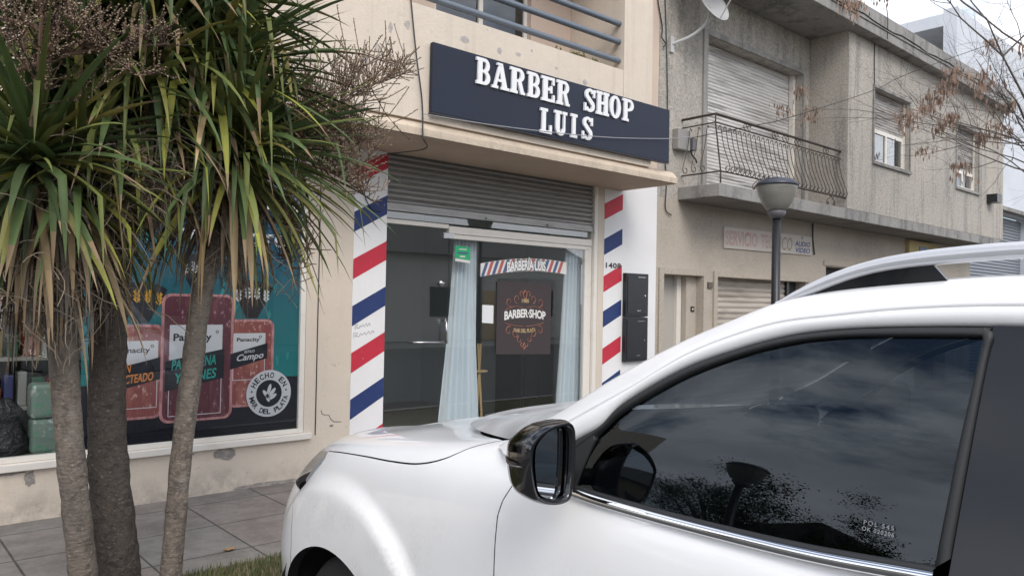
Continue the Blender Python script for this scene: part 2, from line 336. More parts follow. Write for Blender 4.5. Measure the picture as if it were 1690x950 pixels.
# ---------------- barber shop building ----------------
Yf = 6.5
bl = thing('barber_shop_building', (5.5, 6.5, 0), 'cream two-storey building with barber shop front, striped door pilasters and overhanging upper floor', 'building')
b = MB(); b.wall(-5.0, 8.31, 0, 3.16, Yf, 6.75, holes=[(-3.2, 3.25, .43, 3.0), (4.08, 7.15, -1, 3.11)]); b.build('ground_floor_wall', CREAM, bl, recalc=False)
b = MB(); b.box(-3.22, 3.31, 6.455, 6.498, .375, .43); b.build('window_sill', WHITEF, bl, bevel=.006)
# left part of the wall above the shop window (single storey), roof behind
b = MB(); b.wall(-5.0, 2.87, 3.163, 4.0, Yf, 6.75); b.box(-5.0, 2.87, 6.75, 12, 3.9, 4.0); b.build('parapet', CREAM, bl)
b = MB(); b.box(2.87, 8.3, 6.9, 14, 3.3, 6.4); b.build('upper_block', CREAM, bl)
b = MB()
b.wall(2.87, 8.305, 3.163, 6.4, Yf, 6.899, holes=[(4.6, 5.95, 3.45, 5.35)])
b.build('upper_wall', mat('upper_pink_render', (.60, .49, .40), .85, layers=[((1, 1, 1), .45, .65, (.52, .40, .34), .6)], bumps=[(50, .2, .01)]), bl)
# overhanging slab and balcony parapet
b = MB(); b.box(2.80, 7.585, 5.635, 6.498, 3.10, 3.163)
b.prismx([(5.635, 3.163), (5.70, 3.24), (6.498, 3.24), (6.498, 3.163)], 2.80, 7.585)
b.build('overhang_slab', SLABEDGE, bl)
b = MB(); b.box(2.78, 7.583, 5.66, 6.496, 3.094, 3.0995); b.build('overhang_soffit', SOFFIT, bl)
b = MB(); b.box(2.87, 6.60, 5.66, 5.80, 3.24, 4.26); b.box(2.87, 3.35, 5.802, 6.495, 3.24, 4.26); b.box(6.602, 7.10, 5.655, 6.495, 3.24, 6.4); b.box(2.87, 3.6, 5.66, 5.80, 4.262, 6.4)
b.box(2.87, 6.6, 5.66, 6.497, 5.75, 6.4); b.build('balcony_parapet', CREAM, bl)
# concrete patch marks: peeled plaster on the plinth
PEEL = mat('bare_plaster_patch', (.27, .25, .235), .95, layers=[((18, 18, 18), .45, .6, (.42, .38, .33), .8)], bumps=[(30, .8, .02)])
def blob(mb, x, z, w, h, y, seed, t=.004, n=18):
    r_ = random.Random(seed); pts = [(x+w*(.7+.5*r_.random())*math.cos(2*math.pi*k/n), z+h*(.7+.5*r_.random())*math.sin(2*math.pi*k/n)) for k in range(n)]
    mb.prism(pts, y-t, y+.001)
for a in ((2.54, .325, .10, .05, Yf, 3, .006), (1.12, .31, .035, .06, Yf, 4), (.98, .36, .12, .012, Yf, 12), (2.2, .35, .09, .010, Yf, 14), (3.53, .47, .02, .012, Yf, 7), (1.6, .02, .25, .025, Yf, 31), (2.9, .015, .3, .02, Yf, 33), (3.9, .02, .15, .02, Yf, 35)):
    b = MB(); blob(b, *a); b.build('peeled_plaster', PEEL, bl)
b = MB()
cp = [(3.42, .62), (3.43, .585), (3.46, .575), (3.50, .57), (3.52, .53), (3.55, .505), (3.60, .50), (3.63, .495)]
b.tube([(x, Yf-.001, z) for x, z in cp], .005, 4); b.build('wall_crack', PEEL, bl)
PATCH = mat('filled_hole_patch', (.47, .42, .38), .9, layers=[((30, 30, 30), .45, .6, (.33, .32, .32), .8)])
for i, (x, z, w, h) in enumerate([(3.55, 3.98, .02, .05), (3.72, 4.05, .03, .04), (3.42, 3.78, .025, .04), (4.35, 4.07, .05, .035), (4.78, 4.06, .03, .03), (5.02, 4.08, .035, .02), (5.55, 4.06, .02, .015), (5.98, 4.00, .03, .035), (5.2, 4.16, .015, .015), (3.3, 3.65, .04, .03)]):
    b = MB(); blob(b, x, z, w, h, 5.66, 20+i, .002); b.build('filled_hole', PATCH, bl)
# painted pilasters
b = MB(); b.box(3.715, 4.079, 6.494, 6.4985, 0, 3.09); b.build('painted_pilaster', WHITEP, bl)
b = MB(); b.prism([(7.255, 0), (8.30, 0), (8.30, 3.3), (7.60, 3.3), (7.60, 3.09), (7.255, 3.09)], 6.494, 6.4985); b.build('painted_pilaster', WHITEP, bl)
for k, z in enumerate((2.92, 2.47, 2.02, 1.575, 1.13, .69, .24)):
    q = MB(); q.prism([(3.716, z-.185), (4.078, z+.015), (4.078, min(z+.20, 3.088)), (3.716, z+.005)], 6.492, 6.4938); q.build('painted_stripe', BLUE if k % 2 else RED, bl)
for k, z in enumerate((2.90, 2.455, 1.99, 1.55, 1.085, .655, .20)):
    q = MB(); q.prism([(7.256, z-.20), (7.60, z-.045), (7.60, z+.155), (7.256, z-.0)], 6.492, 6.4938); q.build('painted_stripe', BLUE if k % 2 else RED, bl)
b = MB(); g = [(0, 0), (.0, .05), (.03, .04), (.01, .02), (.04, .0), (.05, .03), (.06, .01), (.08, .03), (.09, 0), (.11, .035), (.12, .0), (.14, .03), (.15, .0)]
b.tube([(3.75+x*1.1, 6.491, 1.36+z*.9+x*.25) for x, z in g], .0025, 3); b.tube([(3.735+x*1.5, 6.491, 1.28+z*.9+x*.3) for x, z in g[::-1]], .0025, 3); b.build('scribbled_writing', mat('pencil_mark', (.30, .29, .30), .8), bl)
b = MB(); text(b, '1408', 7.29, 2.095, .29, .07, 6.4905, bold=.03, space=1.1); b.build('house_number', mat('number_black', (.05, .04, .04), .6), bl)
# roller shutter
b = MB(); rows = []; z = 2.60; pitch = .056
x0, x1 = 4.083, 7.147
pr = [(0, .006), (.12, -.012), (.35, -.022), (.62, -.018), (.80, 0), (.86, .010), (1, .006)]
prof = []
while z < 3.12:
    for t, d in pr[:-1]: prof.append((6.60+d, z+t*pitch))
    z += pitch
b.grid([[(x0, y, zz) for y, zz in prof], [(x1, y, zz) for y, zz in prof]])
sh = b.build('roller_shutter', METAL, bl)
b = MB(); b.box(4.083, 7.147, 6.572, 6.605, 2.545, 2.605); b.box(4.083, 7.147, 6.562, 6.61, 2.533, 2.544); b.box(5.35, 5.47, 6.55, 6.571, 2.545, 2.565); b.box(6.28, 6.40, 6.55, 6.571, 2.545, 2.565); b.build('bottom_bar', METAL, sh)
b = MB(); b.box(4.081, 7.149, 6.62, 6.78, 2.95, 3.10); b.build('shutter_box', DARK, bl)
# door and window frame
b = MB(); b.box(4.08, 4.87, 6.66, 6.72, 2.405, 2.45); b.box(4.87, 7.08, 6.655, 6.72, 2.355, 2.435); b.box(4.87, 7.08, 6.665, 6.71, 2.305, 2.352)
b.box(6.965, 7.03, 6.66, 6.72, 0, 2.303); b.box(7.085, 7.148, 6.62, 6.74, 0, 3.1); b.box(7.03, 7.08, 6.66, 6.72, 0, 2.35); b.box(4.08, 4.11, 6.66, 6.72, 0, 2.404); b.build('shop_frame', WHITEF, bl, bevel=.004)
b = MB(); b.box(4.081, 7.082, 6.66, 6.72, 0, .06); b.build('door_threshold', CONC, bl)
b = MB(); b.box(4.082, 7.08, 6.680, 6.688, 2.46, 2.95); b.build('transom_glass', SHOPG, bl)
dr = b = MB(); b.box(4.12, 4.885, 6.676, 6.686, .065, 2.395); dr = b.build('glass_door', SHOPG, bl)
CHR = mat('brushed_chrome', (.55, .55, .56), .2, 1.0)
b = MB(); b.tube([(4.42, 6.62, 1.22), (4.84, 6.62, 1.215)], .012, 8); b.tube([(4.84, 6.62, 1.20), (4.83, 6.62, 1.46)], .011, 8); b.tube([(4.44, 6.62, 1.22), (4.44, 6.675, 1.22)], .009, 6); b.tube([(4.83, 6.62, 1.44), (4.83, 6.675, 1.44)], .009, 6)
b.build('door_handle', CHR, dr, smooth=True)
b = MB(); b.tube([(4.79, 6.645, 1.83), (4.79, 6.675, 1.83)], [.03, .035], 14); b.build('door_lock', CHR, dr, smooth=True)
b = MB(); b.box(4.80, 4.93, 6.645, 6.675, 2.30, 2.36); b.build('door_hinge', CHR, dr, bevel=.003)
b = MB(); b.box(4.90, 5.995, 6.678, 6.688, .065, 2.303); b.box(6.001, 6.962, 6.678, 6.688, .065, 2.303); b.build('display_window', SHOPG, bl)
# interior room
b = MB()
b.box(4.0, 7.3, 6.75, 10.5, -.02, .01); b.build('shop_floor', mat('shop_floor_tile', (.34, .32, .30), .4), bl)
INW = mat('shop_wall_paint', (.62, .66, .66), .8); b = MB(); b.box(3.9, 4.0, 6.753, 10.5, 0, 3.1); b.box(7.3, 7.4, 6.753, 10.5, 0, 3.1); b.box(3.9, 7.4, 10.5, 10.6, 0, 3.1); b.box(3.9, 7.4, 6.79, 10.5, 3.1, 3.15); b.build('shop_inner_wall', INW, bl)
# things in the barber shop
b = MB(); b.box(4.05, 4.6, 9.2, 10.4, .0, .9); b.box(4.02, 4.63, 9.17, 10.42, .902, .94); tag(b.build('counter', mat('counter_dark', (.10, .08, .07), .5), bevel=.01), 'dark counter against the left wall inside the barber shop', 'counter')
b = MB(); b.box(6.62, 7.2, 7.3, 7.8, .02, 1.95); b.box(6.64, 6.90, 7.29, 7.298, .1, 1.9); b.box(6.92, 7.18, 7.29, 7.298, .1, 1.9); tag(b.build('cupboard', BLACK, bevel=.005), 'tall black cupboard behind the shop window, partly hidden by the dark poster', 'cupboard')
b = MB(); b.box(5.2, 5.75, 10.44, 10.49, .9, 2.0); tag(b.build('wall_mirror', mat('mirror_glass', (.5, .5, .5), .05, 1.0), bevel=.005), 'tall wall mirror on the back wall inside the barber shop', 'mirror')
# wooden plant stand with pot
PINE = mat('pine_wood', (.55, .38, .20), .6, layers=[((30, 30, 3), .5, .7, (.42, .27, .13), .6)])
t = thing('plant_stand', (5.36, 7.0, 0), 'pale wooden A-shaped stand behind the shop window', 'stand')
for xa, xb in ((5.40, 5.50), (5.44, 5.38)):
    q = MB(); q.tube([(xb, 6.95, .0), (xa, 6.95, 1.17)], .016, 4); q.build('leg', PINE, t)
q = MB(); q.box(5.22, 5.52, 6.92, 7.2, .845, .865); q.build('shelf', PINE, t)
for xa, xb in ((5.24, 5.20), (5.26, 5.30)):
    q = MB(); q.tube([(xb, 7.18, 0), (xa, 7.18, .84)], .014, 4); q.build('leg', PINE, t)
t = thing('potted_plant', (5.33, 7.05, .866), 'small green plant in a terracotta pot on the wooden stand', 'plant')
q = MB(); q.lathe([(.05, .866), (.075, .99), (.082, .99), (.082, 1.02), (.06, 1.02)], 5.33, 7.05, 16); q.build('pot', mat('terracotta', (.42, .15, .08), .7), t, smooth=True)
q = MB(); rnd = random.Random(3)
for i in range(70):
    a = rnd.uniform(0, 6.28); l = rnd.uniform(.06, .17); e = rnd.uniform(.2, 1.3); dx, dy, dz = math.cos(a)*math.cos(e)*l, math.sin(a)*math.cos(e)*l, math.sin(e)*l
    q.poly([(5.33, 7.05, 1.02), (5.33+dx*.6-dy*.08, 7.05+dy*.6+dx*.08, 1.02+dz*.7), (5.33+dx, 7.05+dy, 1.02+dz*.9), (5.33+dx*.6+dy*.08, 7.05+dy*.6-dx*.08, 1.02+dz*.7)])
q.build('foliage', mat('house_plant_green', (.06, .13, .04), .6), t)
# curtains
CURT = mat('pale_blue_curtain', (.70, .76, .82), .85, layers=[((20, 20, 1), .5, .7, (.62, .70, .77), .5)])
def curtain(tl, tr, ml, mr, bl_, br_, y, label, folds, ph, z1=2.33):
    q = MB(); rows = []
    for i in range(25):
        s = i/24; z = z1-s*(z1-.03)
        lerp = lambda a, m_, b_: a+(m_-a)*min(1, s*2)+(b_-m_)*max(0, s*2-1)
        L_, R_ = lerp(tl, ml, bl_), lerp(tr, mr, br_); row = []
        for k in range(61):
            u = k/60; row.append((L_+(R_-L_)*u, y+(.022+.012*s)*math.sin(u*folds*6.283+ph+s*.5)+.01*math.sin(u*folds*14.1+ph*2), z))
        rows.append(row)
    q.grid(rows); o = q.build('curtain', CURT, smooth=True); md = o.modifiers.new('s', 'SOLIDIFY'); md.thickness = .003; tag(o, label, 'curtain', 'curtains of the barber shop')
curtain(5.08, 5.36, 5.0, 5.38, 4.88, 5.47, 6.82, 'pale blue curtain beside the glass door, flaring toward its hem', 5, .3)
curtain(6.80, 7.07, 6.74, 7.08, 6.66, 7.08, 6.82, 'pale blue curtain at the right edge of the shop window', 4, 1.3)
# glass decals
BN = thing('window_banner_decal', (5.94, 6.67, 1.9), 'arched striped window decal reading BARBERÍA LUIS', 'decal')
DW = mat('decal_white', (.72, .70, .66), .6); DR = mat('decal_red', (.45, .11, .10), .6); DB = mat('decal_blue', (.08, .12, .24), .6)
def arcz(x): s = (x-5.28)/1.33; return .05*4*s*(1-s)+.075*s
def dec(name, m, quads, y, par):
    q = MB()
    for a in quads:
        xs_ = [p[0] for p in a]; q.prism(a, y, y+.0008)
    return q.build(name, m, par)
N_ = 24; q = MB(); top = [(5.28+1.33*k/N_, 2.075+arcz(5.28+1.33*k/N_)-.0) for k in range(N_+1)]; bot = [(x, z-.145) for x, z in top]
for k in range(N_): q.prism([bot[k], bot[k+1], top[k+1], top[k]], 6.672, 6.674)
q.build('banner_ground', DW, BN)
qr, qb = MB(), MB(); w = .045; k = 0; x = 5.285
while x < 6.53:
    if True:
        zz = arcz(x+.03); Q = qr if k % 2 else qb
        Q.prism([(x, 1.932+arcz(x)), (x+w, 1.932+arcz(x+w)), (min(x+w+.06, 6.61), 2.073+arcz(min(x+w+.06, 6.61))), (x+.06, 2.073+arcz(x+.06))], 6.6705, 6.6715)
    x += .078; k += 1
qr.build('red_stripes', DR, BN); qb.build('blue_stripes', DB, BN)
q = MB(); text(q, 'BARBERÍA·LUIS', 5.66, 1.992, .60, .145, 6.668, bold=.03, arch=.02, slope=.056, space=.95); q.build('lettering', mat('decal_letter_white', (.85, .85, .83), .6), BN)
q = MB(); text(q, 'BARBERÍA·LUIS', 5.652, 1.985, .616, .160, 6.6695, bold=.075, arch=.02, slope=.056, space=.95); q.build('lettering_shadow', mat('decal_letter_shadow', (.10, .09, .10), .6), BN)
PO = thing('window_poster', (5.93, 6.67, 1.1), 'dark brown poster reading BARBER SHOP MAR DEL PLATA with copper scrollwork', 'poster')
q = MB(); q.prism([(5.52, 1.08), (6.36, 1.055), (6.36, 1.885), (5.52, 1.89)], 6.668, 6.674); q.build('sheet', mat('poster_brown', (.045, .033, .035), .6), PO)
CO = mat('poster_copper', (.30, .12, .08), .6); q = MB()
def spiral(mb, cx, cz, r0, r1, a0, a1, y, t=.006, sx=1, n=18, sq=1.0):
    P = [(cx+sx*(r0+(r1-r0)*i/(n-1))*math.cos(a0+(a1-a0)*i/(n-1)), y, cz+sq*(r0+(r1-r0)*i/(n-1))*math.sin(a0+(a1-a0)*i/(n-1))) for i in range(n)]
    mb.tube(P, [t*(1-.6*i/(n-1)) for i in range(n)], 4, False)
for sx in (-1, 1):
    for (cx, cz, r, a0, a1, sq) in ((.12, 1.70, .055, -1.5, 4.4, 1), (.235, 1.665, .06, -2.0, 4.0, 1), (.05, 1.765, .035, -1.2, 4.2, 1), (.13, 1.30, .06, 1.4, -4.4, 1), (.24, 1.335, .055, 2.0, -4.0, 1), (.07, 1.235, .045, 1.2, -4.2, 1), (.03, 1.17, .03, 1.2, -4, 1)):
        spiral(q, 5.94+sx*cx, cz, r, .008, a0, a1, 6.6665, .0065, sx)
    q.tube([(5.94+sx*x, 6.6665, z) for x, z in ((.0, 1.80), (.03, 1.76), (.02, 1.72), (.0, 1.70))], .008, 4)
    q.tube([(5.94+sx*x, 6.6665, z) for x, z in ((.02, 1.60), (.15, 1.615), (.27, 1.585), (.30, 1.56))], .004, 4)
    q.tube([(5.94+sx*x, 6.6665, z) for x, z in ((.02, 1.385), (.15, 1.395), (.27, 1.415), (.30, 1.43))], .004, 4)
    q.tube([(5.94+sx*x, 6.6665, z) for x, z in ((.0, 1.12), (.02, 1.16), (.0, 1.20))], .008, 4)
q.build('scrollwork', CO, PO)
q = MB(); text(q, 'BARBER·SHOP', 5.63, 1.455, .64, .10, 6.6655, bold=.035, arch=.03, space=.95); q.build('lettering', mat('poster_white', (.75, .73, .70), .6), PO)
q = MB(); text(q, 'MAR DEL PLATA', 5.775, 1.325, .34, .045, 6.6655, bold=.03, arch=-.012); text(q, '1985', 5.89, 1.655, .11, .045, 6.6655, bold=.03); q.build('small_lettering', mat('poster_gold', (.50, .36, .18), .6), PO)
q = MB(); q.prism([(5.315, 1.43), (5.475, 1.42), (5.475, 1.62), (5.315, 1.625)], 6.672, 6.674); tag(q.build('paper_notice', mat('notice_paper', (.72, .73, .74), .7)), 'small plain whitish paper notice taped left of the dark poster', 'notice')
t = thing('green_sticker', (5.02, 6.67, 2.1), 'small green sticker at the top of the glass over the left curtain', 'sticker')
q = MB(); q.prism([(4.93, 2.12), (5.13, 2.10), (5.13, 2.24), (4.93, 2.25)], 6.670, 6.674); q.build('label', mat('sticker_green', (.02, .42, .16), .5), t)
q = MB(); q.prism([(4.93, 2.085), (5.13, 2.07), (5.13, 2.098), (4.93, 2.116)], 6.670, 6.674); q.build('white_strip', DW, t)
q = MB(); text(q, 'VISA', 4.99, 2.205, .07, .022, 6.668, bold=.02) if False else q.box(4.98, 5.08, 6.6685, 6.6695, 2.21, 2.22); q.box(4.99, 5.06, 6.6685, 6.6695, 2.13, 2.145); q.build('pale_lines', DW, t)
q = MB(); q.box(4.955, 5.10, 6.6685, 6.6695, 2.165, 2.185); q.build('dark_line', DB, t)
for o in list(bl.children):
    n = o.name.split('.')[0]
    if n in ('shop_frame', 'glass_door', 'display_window', 'transom_glass', 'door_threshold'): o.location.y -= .12
    if n == 'roller_shutter': o.location.y -= .05
for o in list(COL.objects):
    if o.get('category') in ('decal', 'poster', 'notice', 'sticker', 'curtain', 'stand', 'plant') and o.parent is None:
        o.location.y -= .12
        if o['category'] in ('stand', 'plant'): o.location.x += .13
        if o['category'] in ('decal', 'poster', 'notice', 'sticker'): o.location.x += .04; o.location.z -= .015
# ---------------- barber shop sign ----------------
SG = thing('shop_sign', (5.66, 5.6, 3.3), 'long navy fascia sign with raised white letters BARBER SHOP LUIS above the door', 'sign')
q = MB(); q.box(3.955, 7.372, 5.60, 5.645, 3.315, 3.94); q.build('board', NAVY, SG, bevel=.004)
q = MB(); q.box(3.955, 7.372, 5.602, 5.656, 3.308, 3.3135); q.build('edge_trim', mat('sign_edge_trim', (.06, .06, .07), .5), SG)
def ring(mb, cx, cz, rx, rz, tx, tz, a0, a1, y0, y1, n=14):
    for i in range(n):
        a = a0+(a1-a0)*i/n; c = a0+(a1-a0)*(i+1)/n
        o = lambda t: (cx+rx*math.cos(t), cz+rz*math.sin(t)); n_ = lambda t: (cx+(rx-tx)*math.cos(t), cz+(rz-tz)*math.sin(t))
        mb.prism([n_(a), o(a), o(c), n_(c)], y0, y1)
def slab_letter(ch, x, w, z, h, y1=5.600):
    d = .02; x -= w*.03; w *= 1.07; q = MB(); st = w*.30; sr = h*.13; hl = [0]
    def bx(x0, x1, z0, z1):
        hl[0] += 1; q.box(x+x0*w, x+x1*w, y1-d-.0006*hl[0], y1-.001, z+z0*h, z+z1*h)
    def rg(*a): hl[0] += 1; cx, cz, rx, rz, tx, tz, a0, a1 = a; ring(q, x+cx*w, z+cz*h, rx*w, rz*h, tx*w, tz*h, a0, a1, y1-d-.0006*hl[0], y1-.001)
    def sl(p): hl[0] += 1; q.prism([(x+a*w, z+c*h) for a, c in p], y1-d-.0006*hl[0], y1-.001)
    H = math.pi/2
    if ch in 'BPR':
        bx(.12, .44, 0, 1); bx(0, .55, .88, 1); bx(0, .55 if ch != 'R' else .52, 0, .12)
        bx(.44, .60, .87, .985)
        rg(.58, .735, .38 if ch != 'P' else .42, .265, .26, .12, -H, H); bx(.44, .60, .455, .56)
        if ch == 'B': rg(.58, .275, .42, .275, .28, .12, -H, H); bx(.44, .60, .005, .11)
        if ch == 'R': sl([(.50, .47), (.76, .50), (.94, .10), (1.02, .10), (1.02, 0), (.72, 0)])
    elif ch == 'A':
        sl([(.10, .08), (.26, .08), (.52, .84), (.42, 1)]); sl([(.36, 1), (.62, 1), (.93, .08), (.63, .08), (.44, .80)]); bx(.27, .70, .28, .38); bx(-.02, .36, 0, .11); bx(.54, 1.03, 0, .11); bx(.28, .62, .91, .995)
    elif ch == 'E':
        bx(.12, .46, 0, 1); bx(0, .95, .885, 1); bx(0, .97, 0, .115); bx(.46, .74, .45, .56); bx(.64, .80, .36, .65); bx(.80, .955, .70, 1); bx(.82, .98, 0, .30)
    elif ch == 'S':
        rg(.50, .73, .42, .27, .27, .12, math.radians(20), math.radians(215)); rg(.50, .27, .44, .27, .27, .12, math.radians(-160), math.radians(60))
        sl([(.13, .60), (.36, .72), (.90, .40), (.66, .28)]); bx(.80, .96, .64, .98); bx(.02, .18, .02, .36)
    elif ch == 'H':
        for a in (.08, .62): bx(a, a+.30, 0, 1); bx(a-.09, a+.39, .88, 1.002); bx(a-.09, a+.39, -.002, .12)
        bx(.38, .62, .45, .57)
    elif ch == 'O': rg(.5, .5, .48, .51, .30, .13, 0, 2*math.pi)
    elif ch == 'L': bx(.14, .46, 0, 1); bx(0, .62, .88, 1.002); bx(0, .97, -.002, .12); bx(.80, .98, 0, .36)
    elif ch == 'U':
        bx(.12, .42, .28, 1); bx(0, .55, .88, 1.002); bx(.70, .84, .28, 1); bx(.62, .98, .88, 1.002); rg(.48, .28, .36, .29, .28, .13, -math.pi, 0)
    elif ch == 'I': bx(.25, .75, 0, 1); bx(0, 1, .88, 1.002); bx(0, 1, -.002, .12)
    q.build('letter', LETW, SG)
for ch, a, c, z in [('B', 4.441, 4.594, 3.665), ('A', 4.635, 4.824, 3.664), ('R', 4.858, 5.035, 3.664), ('B', 5.084, 5.238, 3.666), ('E', 5.275, 5.449, 3.665), ('R', 5.487, 5.658, 3.667), ('S', 5.894, 6.056, 3.668), ('H', 6.084, 6.268, 3.67), ('O', 6.293, 6.472, 3.67), ('P', 6.512, 6.683, 3.672)]:
    slab_letter(ch, a, c-a, z, .248)
for ch, a, c, z in [('L', 5.267, 5.418, 3.342), ('U', 5.461, 5.635, 3.352), ('I', 5.697, 5.787, 3.358), ('S', 5.869, 6.027, 3.365)]: slab_letter(ch, a, c-a, z, .248)
# pipe rails
PG = mat('grey_pipe_paint', (.16, .19, .23), .45, .2)
rl = thing('balcony_rail', (5.0, 5.75, 4.3), 'three grey steel pipes across the balcony above the shop sign', 'railing')
for z in (4.38, 4.595, 4.80): q = MB(); q.tube([(3.6, 5.73, z), (6.6, 5.73, z)], .032, 12, False); q.build('rail', PG, rl, smooth=True)
# upper window of the barber building
uw = thing('balcony_window', (5.27, 6.6, 3.4), 'upper-floor white framed sliding window with pale curtain behind the balcony', 'window')
q = MB()
for a, c, d, e in ((4.602, 4.66, 3.452, 5.348), (5.90, 5.948, 3.452, 5.348), (4.66, 5.90, 5.29, 5.348), (4.66, 5.90, 3.452, 3.51), (5.235, 5.29, 3.51, 5.29)): q.box(a, c, 6.56, 6.62, d, e)
q.build('frame', WHITEF, uw)
q = MB(); q.box(4.66, 5.90, 6.585, 6.592, 3.51, 5.29); q.build('pane', WING, uw)
q = MB(); q.grid([[(5.30+.26*k/20, 6.66+.02*math.sin(k*1.9), z) for k in range(21)] for z in (3.46, 5.34)]); q.build('curtain', CURT, uw)
q = MB(); q.box(4.603, 5.947, 6.80, 6.82, 3.453, 5.347); q.build('dark_room', DARK, uw)
# planter with succulents on the balcony
SUC = mat('succulent_green', (.16, .17, .06), .7, layers=[((20, 20, 20), .45, .6, (.28, .22, .08), .7)])
def suc(x, y, z, n, w, h, seed, label):
    t = thing('balcony_plant', (x, y, z-.12), label, 'plant'); q = MB(); q.box(x-w*.8, x+w*.8, y-.06, y+.06, z-.12, z); q.build('planter', mat('planter_brown', (.2, .1, .06), .8), t)
    q = MB(); r_ = random.Random(seed)
    for i in range(n):
        px, py = x+r_.uniform(-w, w), y+r_.uniform(-.06, .06); hh = h*r_.uniform(.4, 1)*(1-.5*abs(px-x)/w); a = r_.uniform(0, 6.28); s = r_.uniform(.008, .02)
        for zz in (z+hh, z+hh*.6):
            q.poly([(px-s*math.cos(a), py-s*math.sin(a), zz), (px, py, zz+s*1.4), (px+s*math.cos(a), py+s*math.sin(a), zz), (px, py, zz-s)])
        q.tube([(px*.5+x*.5, py, z), (px, py, z+hh)], .003, 3)
    q.build('foliage', SUC, t)
suc(6.15, 5.88, 4.28, 160, .22, .12, 4, 'yellow-green succulents in a planter behind the balcony pipes')
suc(5.72, 5.88, 4.27, 40, .06, .11, 8, 'sparse twiggy dry plant in a small pot on the balcony ledge')
# electricity meter cabinets
def meter(z0, z1, label):
    t = thing('meter_cabinet', (7.845, 6.47, z0), label, 'meter cabinet', 'black meter cabinets by the door')
    q = MB(); q.box(7.622, 8.073, 6.435, 6.493, z0, z1); q.build('casing', BLACKM, t, bevel=.006)
    q = MB(); q.box(7.65, 8.045, 6.428, 6.434, z0+.03, z1-.03); q.build('cover', BLACKM, t, bevel=.003)
    q = MB(); q.box(7.84, 7.91, 6.424, 6.4275, z0+.07, z0+.08); q.box(7.85, 8.0, 6.424, 6.4275, z1-.05, z1-.045); q.tube([(7.99, 6.428, z0+.27), (7.99, 6.42, z0+.27)], .012, 8); q.build('latch', CHR, t)
meter(.91, 1.475, 'lower black meter cabinet on the white wall by the house number pilaster'); meter(1.49, 2.045, 'upper black meter cabinet on the white wall by the house number pilaster')
# ---------------- grocery window with printed advert ----------------
q = MB(); q.box(3.20, 3.249, 6.505, 6.56, .431, 2.999); q.box(-3.19, 3.20, 6.505, 6.56, .431, .47); q.box(-3.19, 3.20, 6.505, 6.56, 2.42, 2.475); q.box(-3.19, 3.20, 6.505, 6.56, 2.96, 2.999); q.box(.2, .25, 6.505, 6.56, .47, 2.42); q.build('window_frame', WHITEF, bl, bevel=.003)
q = MB(); q.box(-3.19, 3.20, 6.518, 6.523, .47, 2.96); q.build('window_glass', GROCG, bl)
q = MB(); q.box(3.36, 3.368, 6.494, 6.499, .40, 3.05); q.build('wall_groove', BLACK, bl)
AD = thing('bread_advert', (2.3, 6.54, .47), 'teal and navy printed window advert with three bread packs and a round badge', 'advert')
TEAL = bpy.data.materials.new('advert_teal'); TEAL.use_nodes = True
def _teal():
    t = TEAL.node_tree; L = t.links.new; b = t.nodes['Principled BSDF']; b.inputs['Roughness'].default_value = .35
    g = N(t, 'ShaderNodeNewGeometry'); s = N(t, 'ShaderNodeSeparateXYZ'); L(g.outputs['Position'], s.inputs[0])
    r = N(t, 'ShaderNodeMapRange'); r.inputs[1].default_value = .95; r.inputs[2].default_value = 2.3; L(s.outputs['Z'], r.inputs[0])
    cr_ = N(t, 'ShaderNodeValToRGB'); cr_.color_ramp.elements[0].color = (*hexc('137577'), 1); cr_.color_ramp.elements[1].color = (*hexc('163f60'), 1); L(r.outputs[0], cr_.inputs[0]); L(cr_.outputs[0], b.inputs['Base Color'])
_teal()
INK = mat('advert_navy', hexc('101220'), .35); LEAFT = mat('advert_pale_teal', hexc('2a8588'), .4)
q = MB(); q.prism([(1.44, .952), (3.20, .943), (3.20, 2.42), (1.44, 2.42)], 6.5405, 6.5445); q.build('teal_ground', TEAL, AD)
q = MB(); q.prism([(1.44, .47), (3.20, .47), (3.20, .942), (1.44, .951)], 6.5405, 6.5445); q.build('navy_band', INK, AD)
q = MB(); q.prism([(1.44, 2.476), (3.20, 2.476), (3.20, 2.96), (1.44, 2.96)], 6.5405, 6.5445); q.build('upper_print', mat('advert_dark_blue', hexc('1c3a5e'), .35, layers=[((2.5, 2.5, 2.5), .45, .6, hexc('5a6b85'), .7)]), AD)
q = MB(); rnd = random.Random(9)
for i in range(70):
    x, z = rnd.uniform(1.5, 3.15), rnd.uniform(1.0, 2.35); a = rnd.uniform(-.35, .35); l = rnd.uniform(.03, .06); w = l*.32
    q.prism([(x+(w*math.cos(t_)*math.cos(a)-l*math.sin(t_)*math.sin(a)), z+(w*math.cos(t_)*math.sin(a)+l*math.sin(t_)*math.cos(a))) for t_ in [k*math.pi/4 for k in range(8)]], 6.540-.0002*(i % 3), 6.5404)
q.build('leaf_pattern', LEAFT, AD)
def rrect(x0, x1, z0, z1, r, n=5):
    P = []
    for cx, cz, a in ((x1-r, z0+r, -90), (x1-r, z1-r, 0), (x0+r, z1-r, 90), (x0+r, z0+r, 180)):
        for k in range(n+1): t_ = math.radians(a+90*k/n); P.append((cx+r*math.cos(t_), cz+r*math.sin(t_)))
    return P
CRUST = mat('advert_bread_crust', hexc('8a4848'), .35, layers=[((14, 14, 3), .5, .66, hexc('b8796a'), .6), ((40, 40, 20), .58, .66, hexc('e8c0b0'), .6)])
CRUSTD = mat('advert_dark_bread', hexc('5c2a36'), .35, layers=[((14, 14, 3), .5, .66, hexc('8a5260'), .6), ((40, 40, 20), .6, .68, hexc('c8a0a8'), .6)])
GLOSSP = mat('advert_wrap_edge', hexc('c88f90'), .35, layers=[((30, 30, 9), .45, .65, hexc('8a4a50'), .7)])
